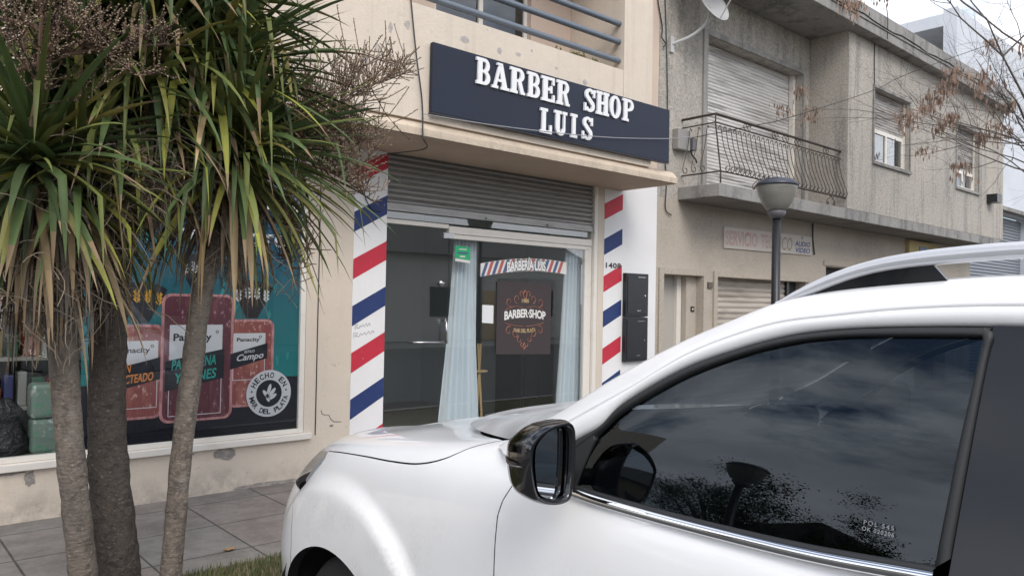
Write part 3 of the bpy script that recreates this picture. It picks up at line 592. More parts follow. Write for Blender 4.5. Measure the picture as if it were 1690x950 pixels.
PW = mat('advert_white', (.60, .59, .63), .5); GOLD = mat('advert_gold', hexc('d69a2c'), .4); ORG = mat('advert_orange', hexc('d9853a'), .4); TQ = mat('advert_turquoise', hexc('2c9a92'), .4)
def bread(x0, x1, z0, z1, lx0, lx1, lz0, lz1, y, body, label, lines, tie, tiecol, tiec):
    e = lambda k: y-.0012*k
    p = MB(); p.prism(rrect(x0, x1, z0, z1, .07), e(1), y); o = p.build('bread_pack_picture', GLOSSP, AD, label=label)
    p = MB(); p.prism(rrect(x0+.022, x1-.022, z0+.02, z1-.02, .06), e(2), e(1)-.0001); p.build('bread', body, o)
    p = MB(); w = .006
    for a in ((lx0, lx1, lz0, lz0+w), (lx0, lx1, lz1-w, lz1), (lx0, lx0+w, lz0, lz1), (lx1-w, lx1, lz0, lz1)): p.prism([(a[0], a[2]), (a[1], a[2]), (a[1], a[3]), (a[0], a[3])], e(2.4), e(2)-.0001)
    h = lz1-lz0; zb = lz1-h*.34
    p.prism([(lx0, zb-.05), (lx1, zb+.02), (lx1, lz1-.001), (lx0, lz1-.001)], e(2.8), e(2.4)-.0001); p.build('white_label', PW, o)
    p = MB(); bw = h*.33; p.prism([(lx0-.03, zb-.04-bw), (lx1+.02, zb+.05-bw), (lx1+.02, zb+.05), (lx0-.03, zb-.04)], e(3.4), e(2.8)-.0001)
    p.prism([(lx0+.08, lz0+.045), (lx1-.09, lz0+.045), (lx1-.09, lz0+.065), (lx0+.08, lz0+.065)], e(2.6), e(2.4)-.0001) if False else None
    text(p, 'Panacity', lx0+.03, lz1-h*.20, (lx1-lx0)*.72, h*.105, e(3.0), bold=.03); ring(p, lx1-.045, lz1-h*.08, .014, .014, .006, .006, 0, 6.28, e(3), e(2.85), 8); p.build('dark_label_print', INK, o)
    p = MB()
    for tx, ax, az, aw, ah, sh_ in lines: text(p, tx, lx0+ax, zb-bw+az, aw, ah, e(3.6), shear=sh_, slope=.10, bold=.02)
    p.build('product_name', tiecol, o)
    cx = (x0+x1)/2+tie; p = MB(); zt = z1+.01; s = .82 if x1-x0 < .45 else 1
    p.prism([(cx-.05, zt), (cx+.05, zt), (cx+.19, zt+.27), (cx+.12, zt+.31), (cx, zt+.33), (cx-.12, zt+.31), (cx-.19, zt+.27)], e(1), y); p.build('wrapper_tie', INK, o)
    p = MB()
    for k in range(4):
        a = cx-.125+k*.083
        for dz in (0, .03, .06):
            for sx in (-1, 1): p.prism([(a, zt+.14+dz+.02*(1.5-abs(k-1.5))), (a+sx*.03, zt+.17+dz+.02*(1.5-abs(k-1.5))), (a+sx*.008, zt+.19+dz+.02*(1.5-abs(k-1.5)))][::sx], e(1.6), e(1)-.0001)
    p.build('wheat_ears', tiec, o)
bread(1.63, 2.035, .665, 1.415, 1.665, 1.99, .75, 1.285, 6.5400, CRUST, 'printed bread pack labelled PAN LACTEADO', [('PAN', .02, .10, .10, .075, .1), ('LACTEADO', .02, .015, .27, .07, .1)], .03, ORG, GOLD)
bread(2.555, 2.965, .70, 1.455, 2.60, 2.885, .93, 1.335, 6.5400, CRUST, 'printed bread pack labelled ESTILO Campo', [('ESTILO', .10, .098, .09, .022, 0), ('Campo', .02, .012, .24, .075, .3)], .0, PW, PW)
bread(2.01, 2.60, .615, 1.665, 2.075, 2.505, .665, 1.41, 6.5380, CRUSTD, 'printed large dark bread pack in the middle', [('PAN AVENA', .02, .13, .36, .085, .1), ('Y PANES', .04, .02, .34, .085, .1)], .0, TQ, PW)
BD = (2.93, .803)
q = MB(); q.prism([(BD[0]+.205*math.cos(k*math.pi/24), BD[1]+.205*math.sin(k*math.pi/24)) for k in range(48)], 6.5352, 6.5366); bd = q.build('round_badge', PW, AD, label='white round badge reading HECHO EN MAR DEL PLATA')
q = MB(); q.prism([(BD[0]+.118*math.cos(k*math.pi/20), BD[1]+.118*math.sin(k*math.pi/20)) for k in range(40)], 6.5342, 6.5350)
def arctext(mb, s, cx, cz, r, a0, a1, h, y, up=True):
    n = len(s)
    for i, ch in enumerate(s):
        if ch == ' ': continue
        a = a0+(a1-a0)*(i+.5)/n; w = h*(.75 if ch not in 'IM' else (.3 if ch == 'I' else .9))
        ca, sa = math.cos(a), math.sin(a)
        def fn(u, v, ca=ca, sa=sa, w=w):
            lx = (u-.5)*w; lr = (v-.5)*h
            if up: return (cx+ca*(r+lr)+sa*lx, y, cz+sa*(r+lr)-ca*lx)
            return (cx+ca*(r-lr)-sa*lx, y, cz+sa*(r-lr)+ca*lx)
        text(mb, ch, 0, 0, 1, 1, y, fn=fn, bold=.03)
arctext(q, 'HECHO EN', BD[0], BD[1], .160, R(160), R(20), .05, 6.5345); arctext(q, 'MAR DEL PLATA', BD[0], BD[1], .160, R(190), R(350), .046, 6.5345, up=False)
for a in (172, 8): q.prism([(BD[0]+.16*math.cos(R(a))+.009*math.cos(k), BD[1]+.16*math.sin(R(a))+.009*math.sin(k)) for k in (0, 1.05, 2.1, 3.14, 4.2, 5.25)], 6.5342, 6.535)
q.build('badge_print', INK, bd)
q = MB()
for (dx, dz, a, l) in ((-.03, -.005, 2.2, .05), (.0, .035, 1.3, .055), (.03, .01, .9, .05), (-.01, -.04, 1.9, .04), (.035, -.03, .6, .045)):
    q.prism([(BD[0]+dx+l*.9*math.cos(a)*math.cos(t_)-.016*math.sin(a)*math.sin(t_), BD[1]+dz+l*.9*math.sin(a)*math.cos(t_)+.016*math.cos(a)*math.sin(t_)) for t_ in [k*math.pi/6 for k in range(12)]], 6.5334, 6.5341)
q.build('badge_leaves', PW, bd)
q = MB(); text(q, 'PRODUCTO', 2.12, 2.09, .95, .115, 6.5385, bold=.05, shear=.05, space=1.2); text(q, 'PAN FRESCO', 1.75, 2.70, .75, .11, 6.5385, bold=.05)
q.prism([(2.03+.07*math.cos(k*.5236), 2.62+.09*math.sin(k*.5236)) for k in range(12)], 6.538, 6.540); q.build('white_lettering', PW, AD)
# goods inside the grocery
q = MB(); q.box(-3.1, 3.2, 6.75, 11, -.02, .02); q.box(-3.1, 3.2, 11, 11.05, 0, 3.3); q.box(-3.2, -3.1, 6.76, 11, 0, 3.3); q.box(3.26, 3.4, 6.76, 11, 0, 3.3); q.box(-3.1, 3.2, 6.76, 11, 3.3, 3.35); q.build('grocery_interior', mat('grocery_room', (.05, .048, .045), .8), bl)
q = MB(); q.box(-3.1, 3.2, 6.56, 6.98, .36, .44); q.build('display_ledge', mat('display_ledge_paint', (.22, .25, .22), .4), bl)
BAG = mat('black_plastic', (.015, .015, .018), .3, bumps=[(22, 1, .03)])
def sack(x, y, z, w, h, label, seed, m=BAG):
    r_ = random.Random(seed); q = MB(); prof = []
    rows = []
    for i in range(13):
        s = i/12; rr = w*(1-.15*s-.55*max(0, s-.75)/.25)*(.9+.1*math.sin(s*9)); row = []
        for k in range(25):
            th = 2*math.pi*k/24; d = 1+.08*math.sin(th*5+s*4+seed)+.05*math.sin(th*11-s*7); row.append((x+rr*d*math.cos(th), y+rr*.7*d*math.sin(th), z+h*s))
        rows.append(row)
    q.grid(rows); q.face([13*25-25+k for k in range(24)])
    return tag(q.build('rubbish_bag', m, smooth=True), label, 'bag')
sack(.98, 6.78, .445, .17, .42, 'full black plastic bag standing in the left window', 2)
PACKM = mat('toilet_paper_wrap', (.16, .21, .185), .35, layers=[((26, 26, 26), .55, .6, (.06, .25, .14), .8), ((9, 9, 9), .55, .6, (.40, .43, .42), .8)])
def pack(x, z, h, lab, w=.09):
    q = MB(); q.box(x-w, x+w, 6.66, 6.84, z, z+h); o = q.build('paper_pack', PACKM, bevel=.03); tag(o, lab, 'pack', 'wrapped packs in the grocery window')
pack(1.25, .445, .26, 'pale green wrapped pack at the bottom of the pile in the grocery window', .10); pack(1.22, .71, .26, 'pale green wrapped pack resting on top of the other one in the grocery window', .08)
BOT = mat('dark_bottle', (.02, .03, .05), .2)
for (x, z), wh in zip(((1.09, .445), (.86, .445), (.77, .445), (.68, .445)), ('rightmost', 'second from the right', 'third from the right', 'leftmost')):
    q = MB(); q.lathe([(.04, z), (.042, z+.02), (.042, z+.20), (.015, z+.27), (.015, z+.31)], x, 6.88, 14)
    t = thing('bottle', (x, 6.88, z), 'dark red-capped bottle, %s of the four in the grocery window' % wh, 'bottle', 'bottles in the grocery window')
    q.build('body', BOT, t, smooth=True); q = MB(); q.lathe([(.016, z+.31), (.016, z+.335)], x, 6.88, 10); q.build('cap', RED, t)
q = MB(); q.box(.2, 1.35, 7.3, 7.7, .02, 1.1)
t = thing('shelf_unit', (.8, 7.5, 0), 'shelf of dark and orange packets deep in the grocery', 'shelf'); q = MB()
for z in (.3, .7, 1.1, 1.5, 1.9): q.box(-1.0, 1.4, 7.3, 7.7, z, z+.03)
q.box(-1.03, -1.0, 7.3, 7.7, .02, 2); q.box(1.4, 1.43, 7.3, 7.7, .02, 2); q.build('shelves', mat('shelf_metal', (.25, .24, .22), .5), t)
rnd = random.Random(11); cols = [('orange', (.5, .12, .04)), ('blue', (.1, .12, .3)), ('yellow', (.4, .3, .08)), ('red', (.3, .05, .05)), ('green', (.05, .2, .12)), ('white', (.5, .5, .48))]
PK = {n: mat('packet_%s' % n, tuple(v*.45 for v in c), .4) for n, c in cols}
for lv, z in (('lower', .73), ('middle', 1.13), ('upper', 1.53)):
    x = .86; k = 0; names = [n for n, c in cols]; rnd.shuffle(names)
    while x < 1.38 and k < 6:
        w = rnd.uniform(.06, .10); h = rnd.uniform(.14, .28); q = MB(); q.box(x, x+w, 7.33, 7.5, z+.002, z+h); n = names[k]
        tag(q.build('packet', PK[n], bevel=.008), '%s packet on the %s shelf inside the grocery window' % (n, lv), 'packet', 'packets on the grocery shelf'); x += w+rnd.uniform(.01, .04); k += 1
# ---------------- grey building ----------------
gb = thing('grey_building', (14, 6.5, 0), 'grey rough-rendered two-storey building with iron balcony right of the barber shop', 'building')
q = MB(); q.wall(8.312, 20.1, 0, 3.10, Yf, 6.8, holes=[(8.46, 9.37, -1, 2.065), (9.72, 12.35, -1, 2.07), (13.05, 15.2, .9, 2.37), (16.9, 18.6, -1, 2.4)]); q.build('lower_wall', GREYL, gb)
q = MB(); q.wall(8.312, 12.62, 3.10, 6.19, Yf, 6.85, holes=[(9.41, 12.15, 3.27, 5.55)]); q.build('upper_wall', GREY, gb)
q = MB(); q.prismz([(12.37, 5.83), (20.1, 5.83), (20.1, 5.95), (12.5, 5.95)], 3.273, 3.275) if False else None
q.wall(12.40, 20.1, 3.272, 6.19, 5.83, 6.05, holes=[(13.35, 14.83, 4.175, 5.44), (17.2, 18.47, 4.18, 5.45)]); q.box(12.40, 12.66, 6.052, 6.499, 3.272, 6.19); q.box(20.0, 20.1, 6.052, 9, 3.272, 6.19); q.build('front_block', GREY, gb)
q = MB(); q.box(8.76, 20.12, 5.83, 6.499, 3.095, 3.27); q.build('balcony_slab', GREYD, gb, bevel=.01)
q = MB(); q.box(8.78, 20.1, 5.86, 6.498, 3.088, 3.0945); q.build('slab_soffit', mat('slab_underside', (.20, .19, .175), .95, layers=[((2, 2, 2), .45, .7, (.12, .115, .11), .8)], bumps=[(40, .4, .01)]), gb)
q = MB(); q.box(8.312, 20.25, 5.62, 9.5, 6.192, 6.60); q.box(8.312, 20.25, 5.60, 5.619, 6.34, 6.36); q.build('roof_cornice', GREYD, gb, bevel=.015)
q = MB(); cp = [(8.4+i*.37, 5.615, 6.40+.02*math.sin(i*1.3)+.012*math.sin(i*3.1)) for i in range(32)]
q.tube(cp, .012, 4); q.tube([(13.34, 5.826, 6.19), (13.33, 5.826, 5.9), (13.35, 5.826, 5.44)], .012, 4); q.tube([(13.35, 5.616, 6.22), (13.36, 5.616, 6.6), (13.5, 5.7, 6.85)], .008, 4); q.build('cracks', mat('crack_dark', (.04, .04, .04), .9), gb)
# raised trim round the openings
TRIM = GREYD
q = MB(); q.box(9.30, 9.40, 6.47, 6.499, 3.275, 5.62); q.box(9.40, 12.15, 6.47, 6.499, 5.552, 5.63); q.box(12.15, 12.24, 6.47, 6.499, 3.275, 5.63); q.build('opening_trim', TRIM, gb)
for x0, x1, z1 in ((13.35, 14.83, 5.44), (17.2, 18.47, 5.45)):
    q = MB(); q.box(x0-.05, x1+.05, 5.80, 5.829, z1, z1+.05); q.box(x0-.05, x0, 5.81, 5.829, 4.172, z1); q.box(x1, x1+.04, 5.81, 5.829, 4.172, z1); q.box(x0-.05, x1+.05, 5.79, 5.829, 4.12, 4.172); q.build('opening_trim', TRIM, gb)
q = MB(); q.box(8.36, 8.456, 6.475, 6.499, 0, 2.15); q.box(8.46, 9.45, 6.475, 6.499, 2.068, 2.15); q.box(9.374, 9.45, 6.475, 6.499, 0, 2.066); q.box(9.63, 9.716, 6.47, 6.499, 0, 2.15); q.box(9.72, 12.45, 6.47, 6.499, 2.073, 2.15); q.box(12.95, 15.3, 6.48, 6.499, 2.39, 2.47); q.build('door_surround', mat('door_surround_render', (.48, .42, .35), .95, layers=[((30, 30, 30), .45, .6, (.36, .32, .27), .6)], bumps=[(80, .8, .01)]), gb)
q = MB(); q.box(8.46, 9.02, 6.73, 6.77, 0, 2.064); d = q.build('entrance_door', mat('door_grey_paint', (.42, .39, .35), .5, layers=[((2, 2, 1), .45, .7, (.34, .32, .29), .6)]), gb)
q = MB(); q.box(9.02, 9.12, 6.68, 6.77, 0, 2.064); q.build('door_post', WHITEF, d)
q = MB(); q.box(9.13, 9.368, 6.60, 6.79, 0, 2.064); q.build('porch_side', GREYL, gb)
SLATW = mat('weathered_slat_paint', (.66, .64, .62), .75, layers=[((1.1, 1, 16), .50, .62, (.27, .255, .24), .85), ((.6, .6, .6), .45, .6, (.50, .48, .46), .5)], bumps=[(40, .2, .01)])
SLATG = mat('bare_grey_slats', (.42, .40, .38), .8, layers=[((1.5, 1, 16), .45, .60, (.17, .16, .15), .9)], bumps=[(40, .3, .01)])
SLATB = mat('beige_slat_paint', (.50, .45, .39), .7, layers=[((1.2, 1, 8), .5, .65, (.32, .28, .24), .8)])
def slats(x0, x1, z0, z1, y, pitch, depth, m, name='roller_blind'):
    q = MB(); prof = []; z = z0
    while z < z1-1e-6:
        zt = min(z+pitch, z1); prof += [(y-depth*.3, z), (y-depth, z+(zt-z)*.35), (y-depth*.8, z+(zt-z)*.75), (y, z+(zt-z)*.86), (y, zt-.0005)]; z += pitch
    q.grid([[(x0, a, c) for a, c in prof], [(x1, a, c) for a, c in prof]]); return q.build(name, m, gb)
slats(9.42, 12.14, 3.275, 5.545, 6.72, .052, .014, SLATW)
q = MB(); q.box(12.08, 12.145, 6.62, 6.70, 3.275, 5.545); q.build('blind_guide', WHITEF, gb); q = MB(); q.box(9.412, 9.45, 6.66, 6.70, 3.275, 5.545); q.build('blind_guide', WHITEF, gb)
slats(9.73, 11.95, 0.0, 2.065, 6.68, .085, .02, SLATB, 'garage_shutter'); q = MB(); q.box(11.95, 12.02, 6.62, 6.74, 0, 2.068); q.build('garage_post', BLACKM, gb)
for a in ((12.02, 12.345, 6.68, 6.72, 0, 2.065), (13.06, 15.19, 6.68, 6.72, .9, 2.365), (16.91, 18.59, 6.74, 6.78, 0, 2.395)): q = MB(); q.box(*a); q.build('dark_opening', DARK, gb)
def win(x0, x1, z0, z1, zs, lab):
    w = MB(); t = .06; xm = (x0+x1)/2
    for a in ((x0, x1, z0, z0+t), (x0, x1, zs-.04, zs+.03), (x0, x0+t, z0+t, zs-.04), (x1-t, x1, z0+t, zs-.04), (xm-.03, xm+.03, z0+t, zs-.04)): w.box(a[0], a[1], 5.93, 5.98, a[2], a[3])
    w.box(x1-.03, x1-.005, 5.90, 5.93, z0, z1-.01)
    f = w.build('window', WHITEF, gb, label=lab); g_ = MB(); g_.box(x0+t, x1-t, 5.95, 5.956, z0+t, zs-.04); g_.build('pane', WING, f)
    k = MB(); k.grid([[(x0+.1+(xm-x0-.2)*i/14, 6.0+.012*math.sin(i*1.8), z) for i in range(15)] for z in (z0+t, zs)]); k.build('curtain', CURT, f)
    k = MB(); k.box(x0, x1, 6.03, 6.045, z0, z1); k.build('dark_room', DARK, f)
win(13.36, 14.82, 4.18, 5.43, 4.76, 'wider upper window nearer the balcony'); win(17.21, 18.46, 4.185, 5.44, 4.55, 'upper window near the far corner')
slats(13.37, 14.81, 4.79, 5.43, 5.95, .05, .014, SLATG); slats(17.22, 18.45, 4.585, 5.44, 5.95, .05, .014, SLATG)
q = MB(); q.box(19.0, 19.3, 5.62, 5.829, 4.02, 4.2); q.build('wall_lamp_bracket', BLACKM, gb)
q = MB(); q.box(9.49, 9.60, 6.475, 6.4985, 1.90, 1.985); q.build('brass_plate', mat('old_brass_plate', (.12, .10, .08), .6), gb)
q = MB(); q.box(9.235, 9.315, 6.590, 6.5995, 1.555, 1.63); bp_ = q.build('doorbell', mat('doorbell_dark', (.03, .03, .03), .5), gb); q = MB(); q.box(9.262, 9.288, 6.585, 6.5895, 1.58, 1.605); q.build('button', WHITEP, bp_)
q = MB(); q.box(16.4, 17.9, 6.42, 6.498, 2.45, 3.05); ob = q.build('yellow_panel', mat('faded_yellow', (.50, .40, .18), .7), gb); q = MB(); q.box(16.9, 17.3, 6.41, 6.419, 2.5, 2.95); q.box(17.4, 17.75, 6.41, 6.419, 2.5, 2.95); q.build('blue_panes', mat('faded_blue', (.10, .16, .26), .5), ob)
# iron balcony railing
IR = mat('rusty_iron', (.055, .045, .04), .7, .3, layers=[((20, 20, 20), .5, .65, (.14, .08, .055), .7)])
ra = thing('iron_balcony_railing', (10.6, 5.9, 3.3), 'rusty wrought-iron railing with bellied bars and scrolls round the balcony', 'railing')
q = MB(); q.tube([(8.83, 6.49, 4.215), (8.83, 5.95, 4.215), (12.40, 5.95, 4.215)], .018, 6); q.build('handrail', IR, ra)
q = MB(); q.tube([(8.83, 6.49, 4.10), (8.83, 5.95, 4.10), (12.40, 5.95, 4.10)], .010, 5); q.tube([(8.83, 6.49, 3.435), (8.83, 5.86, 3.435), (12.40, 5.86, 3.435)], .011, 5); q.tube([(8.83, 5.86, 3.435), (8.83, 5.86, 3.27)], .012, 5); q.tube([(8.83, 5.95, 4.215), (8.83, 5.95, 4.10), (8.83, 5.86, 3.435)], .011, 5); q.build('rail_frame', IR, ra)
def bar(x, along=True):
    q = MB(); prof = [(5.985, 4.045), (5.975, 4.07), (5.955, 4.075), (5.945, 4.04), (5.93, 3.95), (5.90, 3.80), (5.85, 3.65), (5.81, 3.55), (5.80, 3.49), (5.83, 3.45), (5.87, 3.45), (5.895, 3.48), (5.885, 3.515), (5.86, 3.51)]
    if along:   # scroll curls in a plane slightly turned to the rail, so it reads as loops from the street
        q.tube(cr([(x+.55*(z < 3.55)*(y-5.80)*1.0, y, z) for y, z in prof], 30), .0065, 4)
    else:
        q.tube(cr([(8.83-(5.95-y)*1.0, x, z) for y, z in prof], 30), .0065, 4)
    q.build('baluster', IR, ra)
for i in range(29): bar(8.95+i*.121)
for y in (6.36, 6.22, 6.08): bar(y, False)
for i, x in enumerate((9.6, 10.35, 10.65, 11.0, 11.9)):
    q = MB(); q.tube([(x-.05+.1*math.cos(t_)*.4, 5.95, 4.155+.04*math.sin(t_)) for t_ in [k*.7 for k in range(9)]], .006, 4); q.tube([(x+.05+.04*math.cos(t_), 5.95, 4.155+.04*math.sin(t_)) for t_ in [k*.7 for k in range(9)]], .006, 4); q.build('scroll', IR, ra)
for x in (9.75, 11.9):
    q = MB()
    for s in (-1, 1): q.tube(cr([(x, 5.86, 3.43), (x+s*.07, 5.86, 3.38), (x+s*.13, 5.86, 3.34), (x+s*.12, 5.86, 3.28), (x+s*.08, 5.86, 3.29), (x+s*.09, 5.86, 3.33)], 16), .008, 4)
    q.build('drop_scroll', IR, ra)
# technical service sign
TS = thing('repair_shop_sign', (11.2, 6.49, 2.5), 'faded white board reading SERVICIO TECNICO Y AUDIO VIDEO over the garage shutter', 'sign')
q = MB(); q.prism([(9.87, 2.50), (12.49, 2.53), (12.49, 2.845), (9.87, 2.815)], 6.475, 6.498); q.build('board', mat('faded_white_board', (.55, .50, .45), .7, layers=[((3, 3, 3), .5, .7, (.50, .45, .40), .5)]), TS)
q = MB(); text(q, 'SERVICIO', 9.90, 2.545, .88, .225, 6.4735, bold=.035, slope=.012); text(q, 'TEC', 10.88, 2.555, .36, .225, 6.4735, bold=.035, slope=.012); q.build('faded_red_lettering', mat('faded_red', (.50, .36, .32), .7, layers=[((5, 5, 5), .52, .62, (.45, .18, .17), .5)]), TS)
q = MB(); text(q, 'NICO', 11.27, 2.56, .56, .22, 6.4735, bold=.01, slope=.012, shear=.12); q.build('brown_lettering', mat('faded_brown', (.34, .27, .21), .7), TS)
q = MB(); text(q, 'Y', 12.11, 2.765, .08, .06, 6.4735, bold=.02, shear=.2); text(q, 'AUDIO', 11.92, 2.655, .50, .085, 6.4735, bold=.03, shear=.3, slope=.01); text(q, 'VIDEO', 11.92, 2.55, .50, .085, 6.4735, bold=.03, shear=.3, slope=.01); q.build('blue_lettering', mat('sign_blue', (.07, .09, .20), .6), TS)
# grey junction box near the balcony
t = thing('junction_box', (8.83, 6.45, 3.8), 'small grey electrical box on the wall beside the iron railing', 'electrical box')
q = MB(); q.box(8.62, 8.90, 6.40, 6.495, 3.78, 4.06); q.build('casing', mat('box_grey', (.30, .29, .28), .6), t, bevel=.008)
q = MB(); q.box(8.93, 9.03, 6.38, 6.495, 3.80, 3.97); q.build('relay', mat('box_dark_grey', (.16, .16, .17), .6), t, bevel=.006)
q = MB(); q.tube(cr([(8.94, 6.42, 3.80), (8.97, 6.42, 3.74), (9.08, 6.44, 3.70), (9.15, 6.47, 3.66)], 10), .012, 5); q.build('cable', BLACKM, t)
# satellite dish
t = thing('satellite_dish', (8.56, 6.5, 5.2), 'small pale grey satellite dish on a bent wall arm with a blue receiver', 'satellite dish')
DISHM = mat('dish_grey', (.50, .50, .50), .5)
q = MB(); q.tube(cr([(8.555, 6.49, 5.21), (8.75, 6.3, 5.33), (8.88, 6.15, 5.50), (8.90, 6.12, 5.66)], 12), .022, 8); q.box(8.52, 8.60, 6.47, 6.499, 5.10, 5.32); q.build('arm', DISHM, t, smooth=False)
q = MB(); c = Vector((8.90, 6.08, 5.74)); n = Vector((-.08, -.88, .42)).normalized(); a = n.cross(Vector((0, 0, 1))).normalized(); u = a.cross(n); rows = []
for i in range(7):
    r_ = .30*i/6; rows.append([tuple(c+a*(r_*math.cos(2*math.pi*k/28)*.9)+u*(r_*math.sin(2*math.pi*k/28))+n*(r_*r_*.9-.04)) for k in range(29)])
q.grid(rows); o = q.build('reflector', DISHM, t, smooth=True); md = o.modifiers.new('s', 'SOLIDIFY'); md.thickness = .006
q = MB(); q.tube([tuple(c-u*.28), tuple(c+n*.36-u*.12)], .010, 6); q.build('feed_arm', DISHM, t)
q = MB(); p0 = c+n*.36-u*.12; q.tube([tuple(p0-u*.03), tuple(p0+u*.08)], [.035, .03], 10); q.build('receiver', mat('receiver_blue', (.03, .18, .50), .4), t)
# cables
CAB = mat('cable_black', (.03, .03, .03), .6); CABG = mat('cable_pale', (.30, .30, .31), .6)
def cable(pts, r, lab, m=CAB, n=30):
    q = MB(); q.tube(cr(pts, n), r, 5); return tag(q.build('cable', m), lab, 'cable')
cable([(3.872, 5.63, 3.29), (4.4, 5.56, 3.29), (5.137, 5.55, 3.335), (6.2, 5.55, 3.43), (7.252, 5.55, 3.577), (7.662, 5.55, 3.662), (8.93, 6.42, 3.98)], .005, 'thin pale cable sagging across the word LUIS on the fascia sign', CABG)
cable([(8.93, 6.40, 3.97), (9.5, 5.7, 4.14), (10.07, 5.6, 4.31), (12.765, 5.6, 5.223), (15.02, 5.6, 6.11), (20, 3.5, 8.2)], .006, 'thin dark cable rising from the iron railing past the upper windows')
cable([(8.2, 6.48, 6.2), (8.24, 6.48, 5.73), (8.34, 6.48, 5.4), (8.32, 6.47, 5.25), (8.40, 6.47, 5.18), (8.35, 6.47, 5.12)], .009, 'short looped dark cable hanging on the grey wall beside the cream corner')
cable([(8.36, 6.48, 6.2), (8.43, 6.48, 5.3), (8.48, 6.48, 4.30), (8.43, 6.48, 3.8), (8.48, 6.48, 3.3), (8.47, 6.48, 2.95), (8.6, 6.48, 2.87)], .008, 'long vertical dark cable down the left end of the grey wall')
cable([(3.74, 5.65, 4.30), (3.80, 5.63, 3.79), (3.87, 5.63, 3.40), (3.88, 5.62, 3.06)], .007, 'dark cable hanging down the cream parapet past the left end of the fascia sign')
cable([(3.9, 5.66, 3.09), (4.1, 5.9, 3.05), (3.95, 6.3, 3.03), (3.80, 6.48, 2.95), (3.82, 6.485, 2.65), (3.90, 6.485, 2.52), (4.0, 6.485, 2.50)], .005, 'thin loose cable drooping over the top of the left striped pilaster')
cable([(12.53, 6.48, 3.08), (12.54, 6.48, 2.8), (12.60, 6.48, 2.55)], .012, 'short dark cable hanging beside the right end of the repair sign')
# ---------------- white building further right ----------------
wb = thing('white_building', (24, 6.5, 0), 'white building with grey roller shutter at the far right edge', 'building')
WB = mat('white_building_paint', (.62, .65, .70), .8, layers=[((1, 1, 1), .4, .7, (.52, .55, .60), .6)])
q = MB(); q.wall(20.3, 34, 0, 9.0, 6.9, 7.2, holes=[(20.9, 26, -1, 4.3), (27, 29, 4.8, 6.2)]); q.box(20.3, 34, 7.2, 14, 8.6, 8.9); q.build('wall', WB, wb)
q = MB(); q.box(20.5, 26.6, 6.7, 6.899, 4.32, 4.42); q.build('canopy_edge', GREYD, wb)
q = MB(); prof = []
for i in range(50): prof += [(7.10, i*.085), (7.08, i*.085+.03), (7.10, i*.085+.08)]
q.grid([[(20.9, y, z) for y, z in prof], [(26, y, z) for y, z in prof]]); q.build('roller_shutter', mat('blue_grey_shutter', (.20, .22, .25), .5, .3), wb)
q = MB(); q.box(27.05, 28.95, 7.08, 7.1, 4.85, 6.15); q.build('window', WING, wb)
t = thing('rooftop_water_tank_house', (19.5, 9.5, 6.6), 'weathered grey curved-top structure rising behind the grey roof', 'roof structure')
q = MB(); q.prism(cr([(17.2, 7.9), (18.5, 8.25), (20, 8.6), (21.6, 8.9)], 10)[::-1]+[(17.2, 6.6), (21.6, 6.6)], 8.6, 11); q.build('wall', GREYD, t); q = MB(); q.box(20.9, 21.7, 8.3, 8.58, 6.6, 8.95); q.build('pier', WB, t)
# ---------------- street lamp ----------------
def lamp(x, y, label):
    t = thing('street_lamp', (x, y, -.01), label, 'street lamp', 'street lamps on the verge')
    q = MB(); q.lathe([(.085, -.01), (.085, .12), (.055, .16), (.048, .9), (.042, 2.60)], x, y, 18); q.build('post', BLACKM, t, smooth=True)
    q = MB(); q.lathe([(.055, 2.55), (.075, 2.58), (.095, 2.61), (.085, 2.635), (.06, 2.64)], x, y, 20); q.build('collar', mat('lamp_collar', (.12, .12, .13), .5), t, smooth=True)
    q = MB(); q.lathe([(.08, 2.63), (.108, 2.65), (.146, 2.71), (.180, 2.79), (.201, 2.865), (.204, 2.89)], x, y, 32); q.build('globe', GLOBE, t, smooth=True)
    q = MB(); q.lathe([(.212, 2.885), (.216, 2.895), (.20, 2.92), (.16, 2.95), (.08, 2.968), (.0, 2.972)], x, y, 32, True); q.build('cap', mat('lamp_cap', (.035, .04, .06), .35), t, smooth=True)
GLOBE = mat('milky_globe', (.24, .23, .20), .35, layers=[((4, 4, 9), .45, .7, (.17, .165, .145), .8)])
lamp(7.265, 4.15, 'black post lamp with milky bowl globe standing in front of the repair shop sign'); lamp(-3.6, 4.15, 'black post lamp outside the frame, left, reflected in the car window')
# ---------------- the rest of the street, seen in reflections ----------------
HW = [mat('house_%s' % n, c, .85, layers=[((1, 1, 1), .45, .7, tuple(k*.8 for k in c), .6)]) for n, c in (('white', (.6, .58, .55)), ('ochre', (.45, .34, .2)), ('grey', (.3, .3, .3)), ('pale', (.42, .40, .37)))]
ROOFM = mat('roof_tile', (.10, .09, .085), .8)
def house(x0, x1, y, h, m, lab, face=1, roof=True):
    t = thing('house', ((x0+x1)/2, y, 0), lab, 'house', 'houses across the street' if y < 0 else None)
    yb = y-6 if face > 0 else y+6
    q = MB(); q.box(x0, x1, min(y, yb), max(y, yb), 0, h); q.build('wall', m, t)
    if roof: q = MB(); q.prismx([(min(y, yb)-.4, h+.005), (max(y, yb)+.4, h+.005), ((y+yb)/2, h+1.6)], x0-.3, x1+.3); q.build('roof', ROOFM, t)
    w = x1-x0
    for f in (.2, .72):
        q = MB(); q.box(x0+w*f, x0+w*f+1.2, y+.005*face, y+.04*face, 1.0, 2.2); q.build('window', BLACKM, t) if face > 0 else q.build('window', BLACKM, t)
    q = MB(); q.box(x0+w*.45, x0+w*.45+.9, y+.005*face, y+.05*face, 0, 2.1); q.build('door', PINE, t)
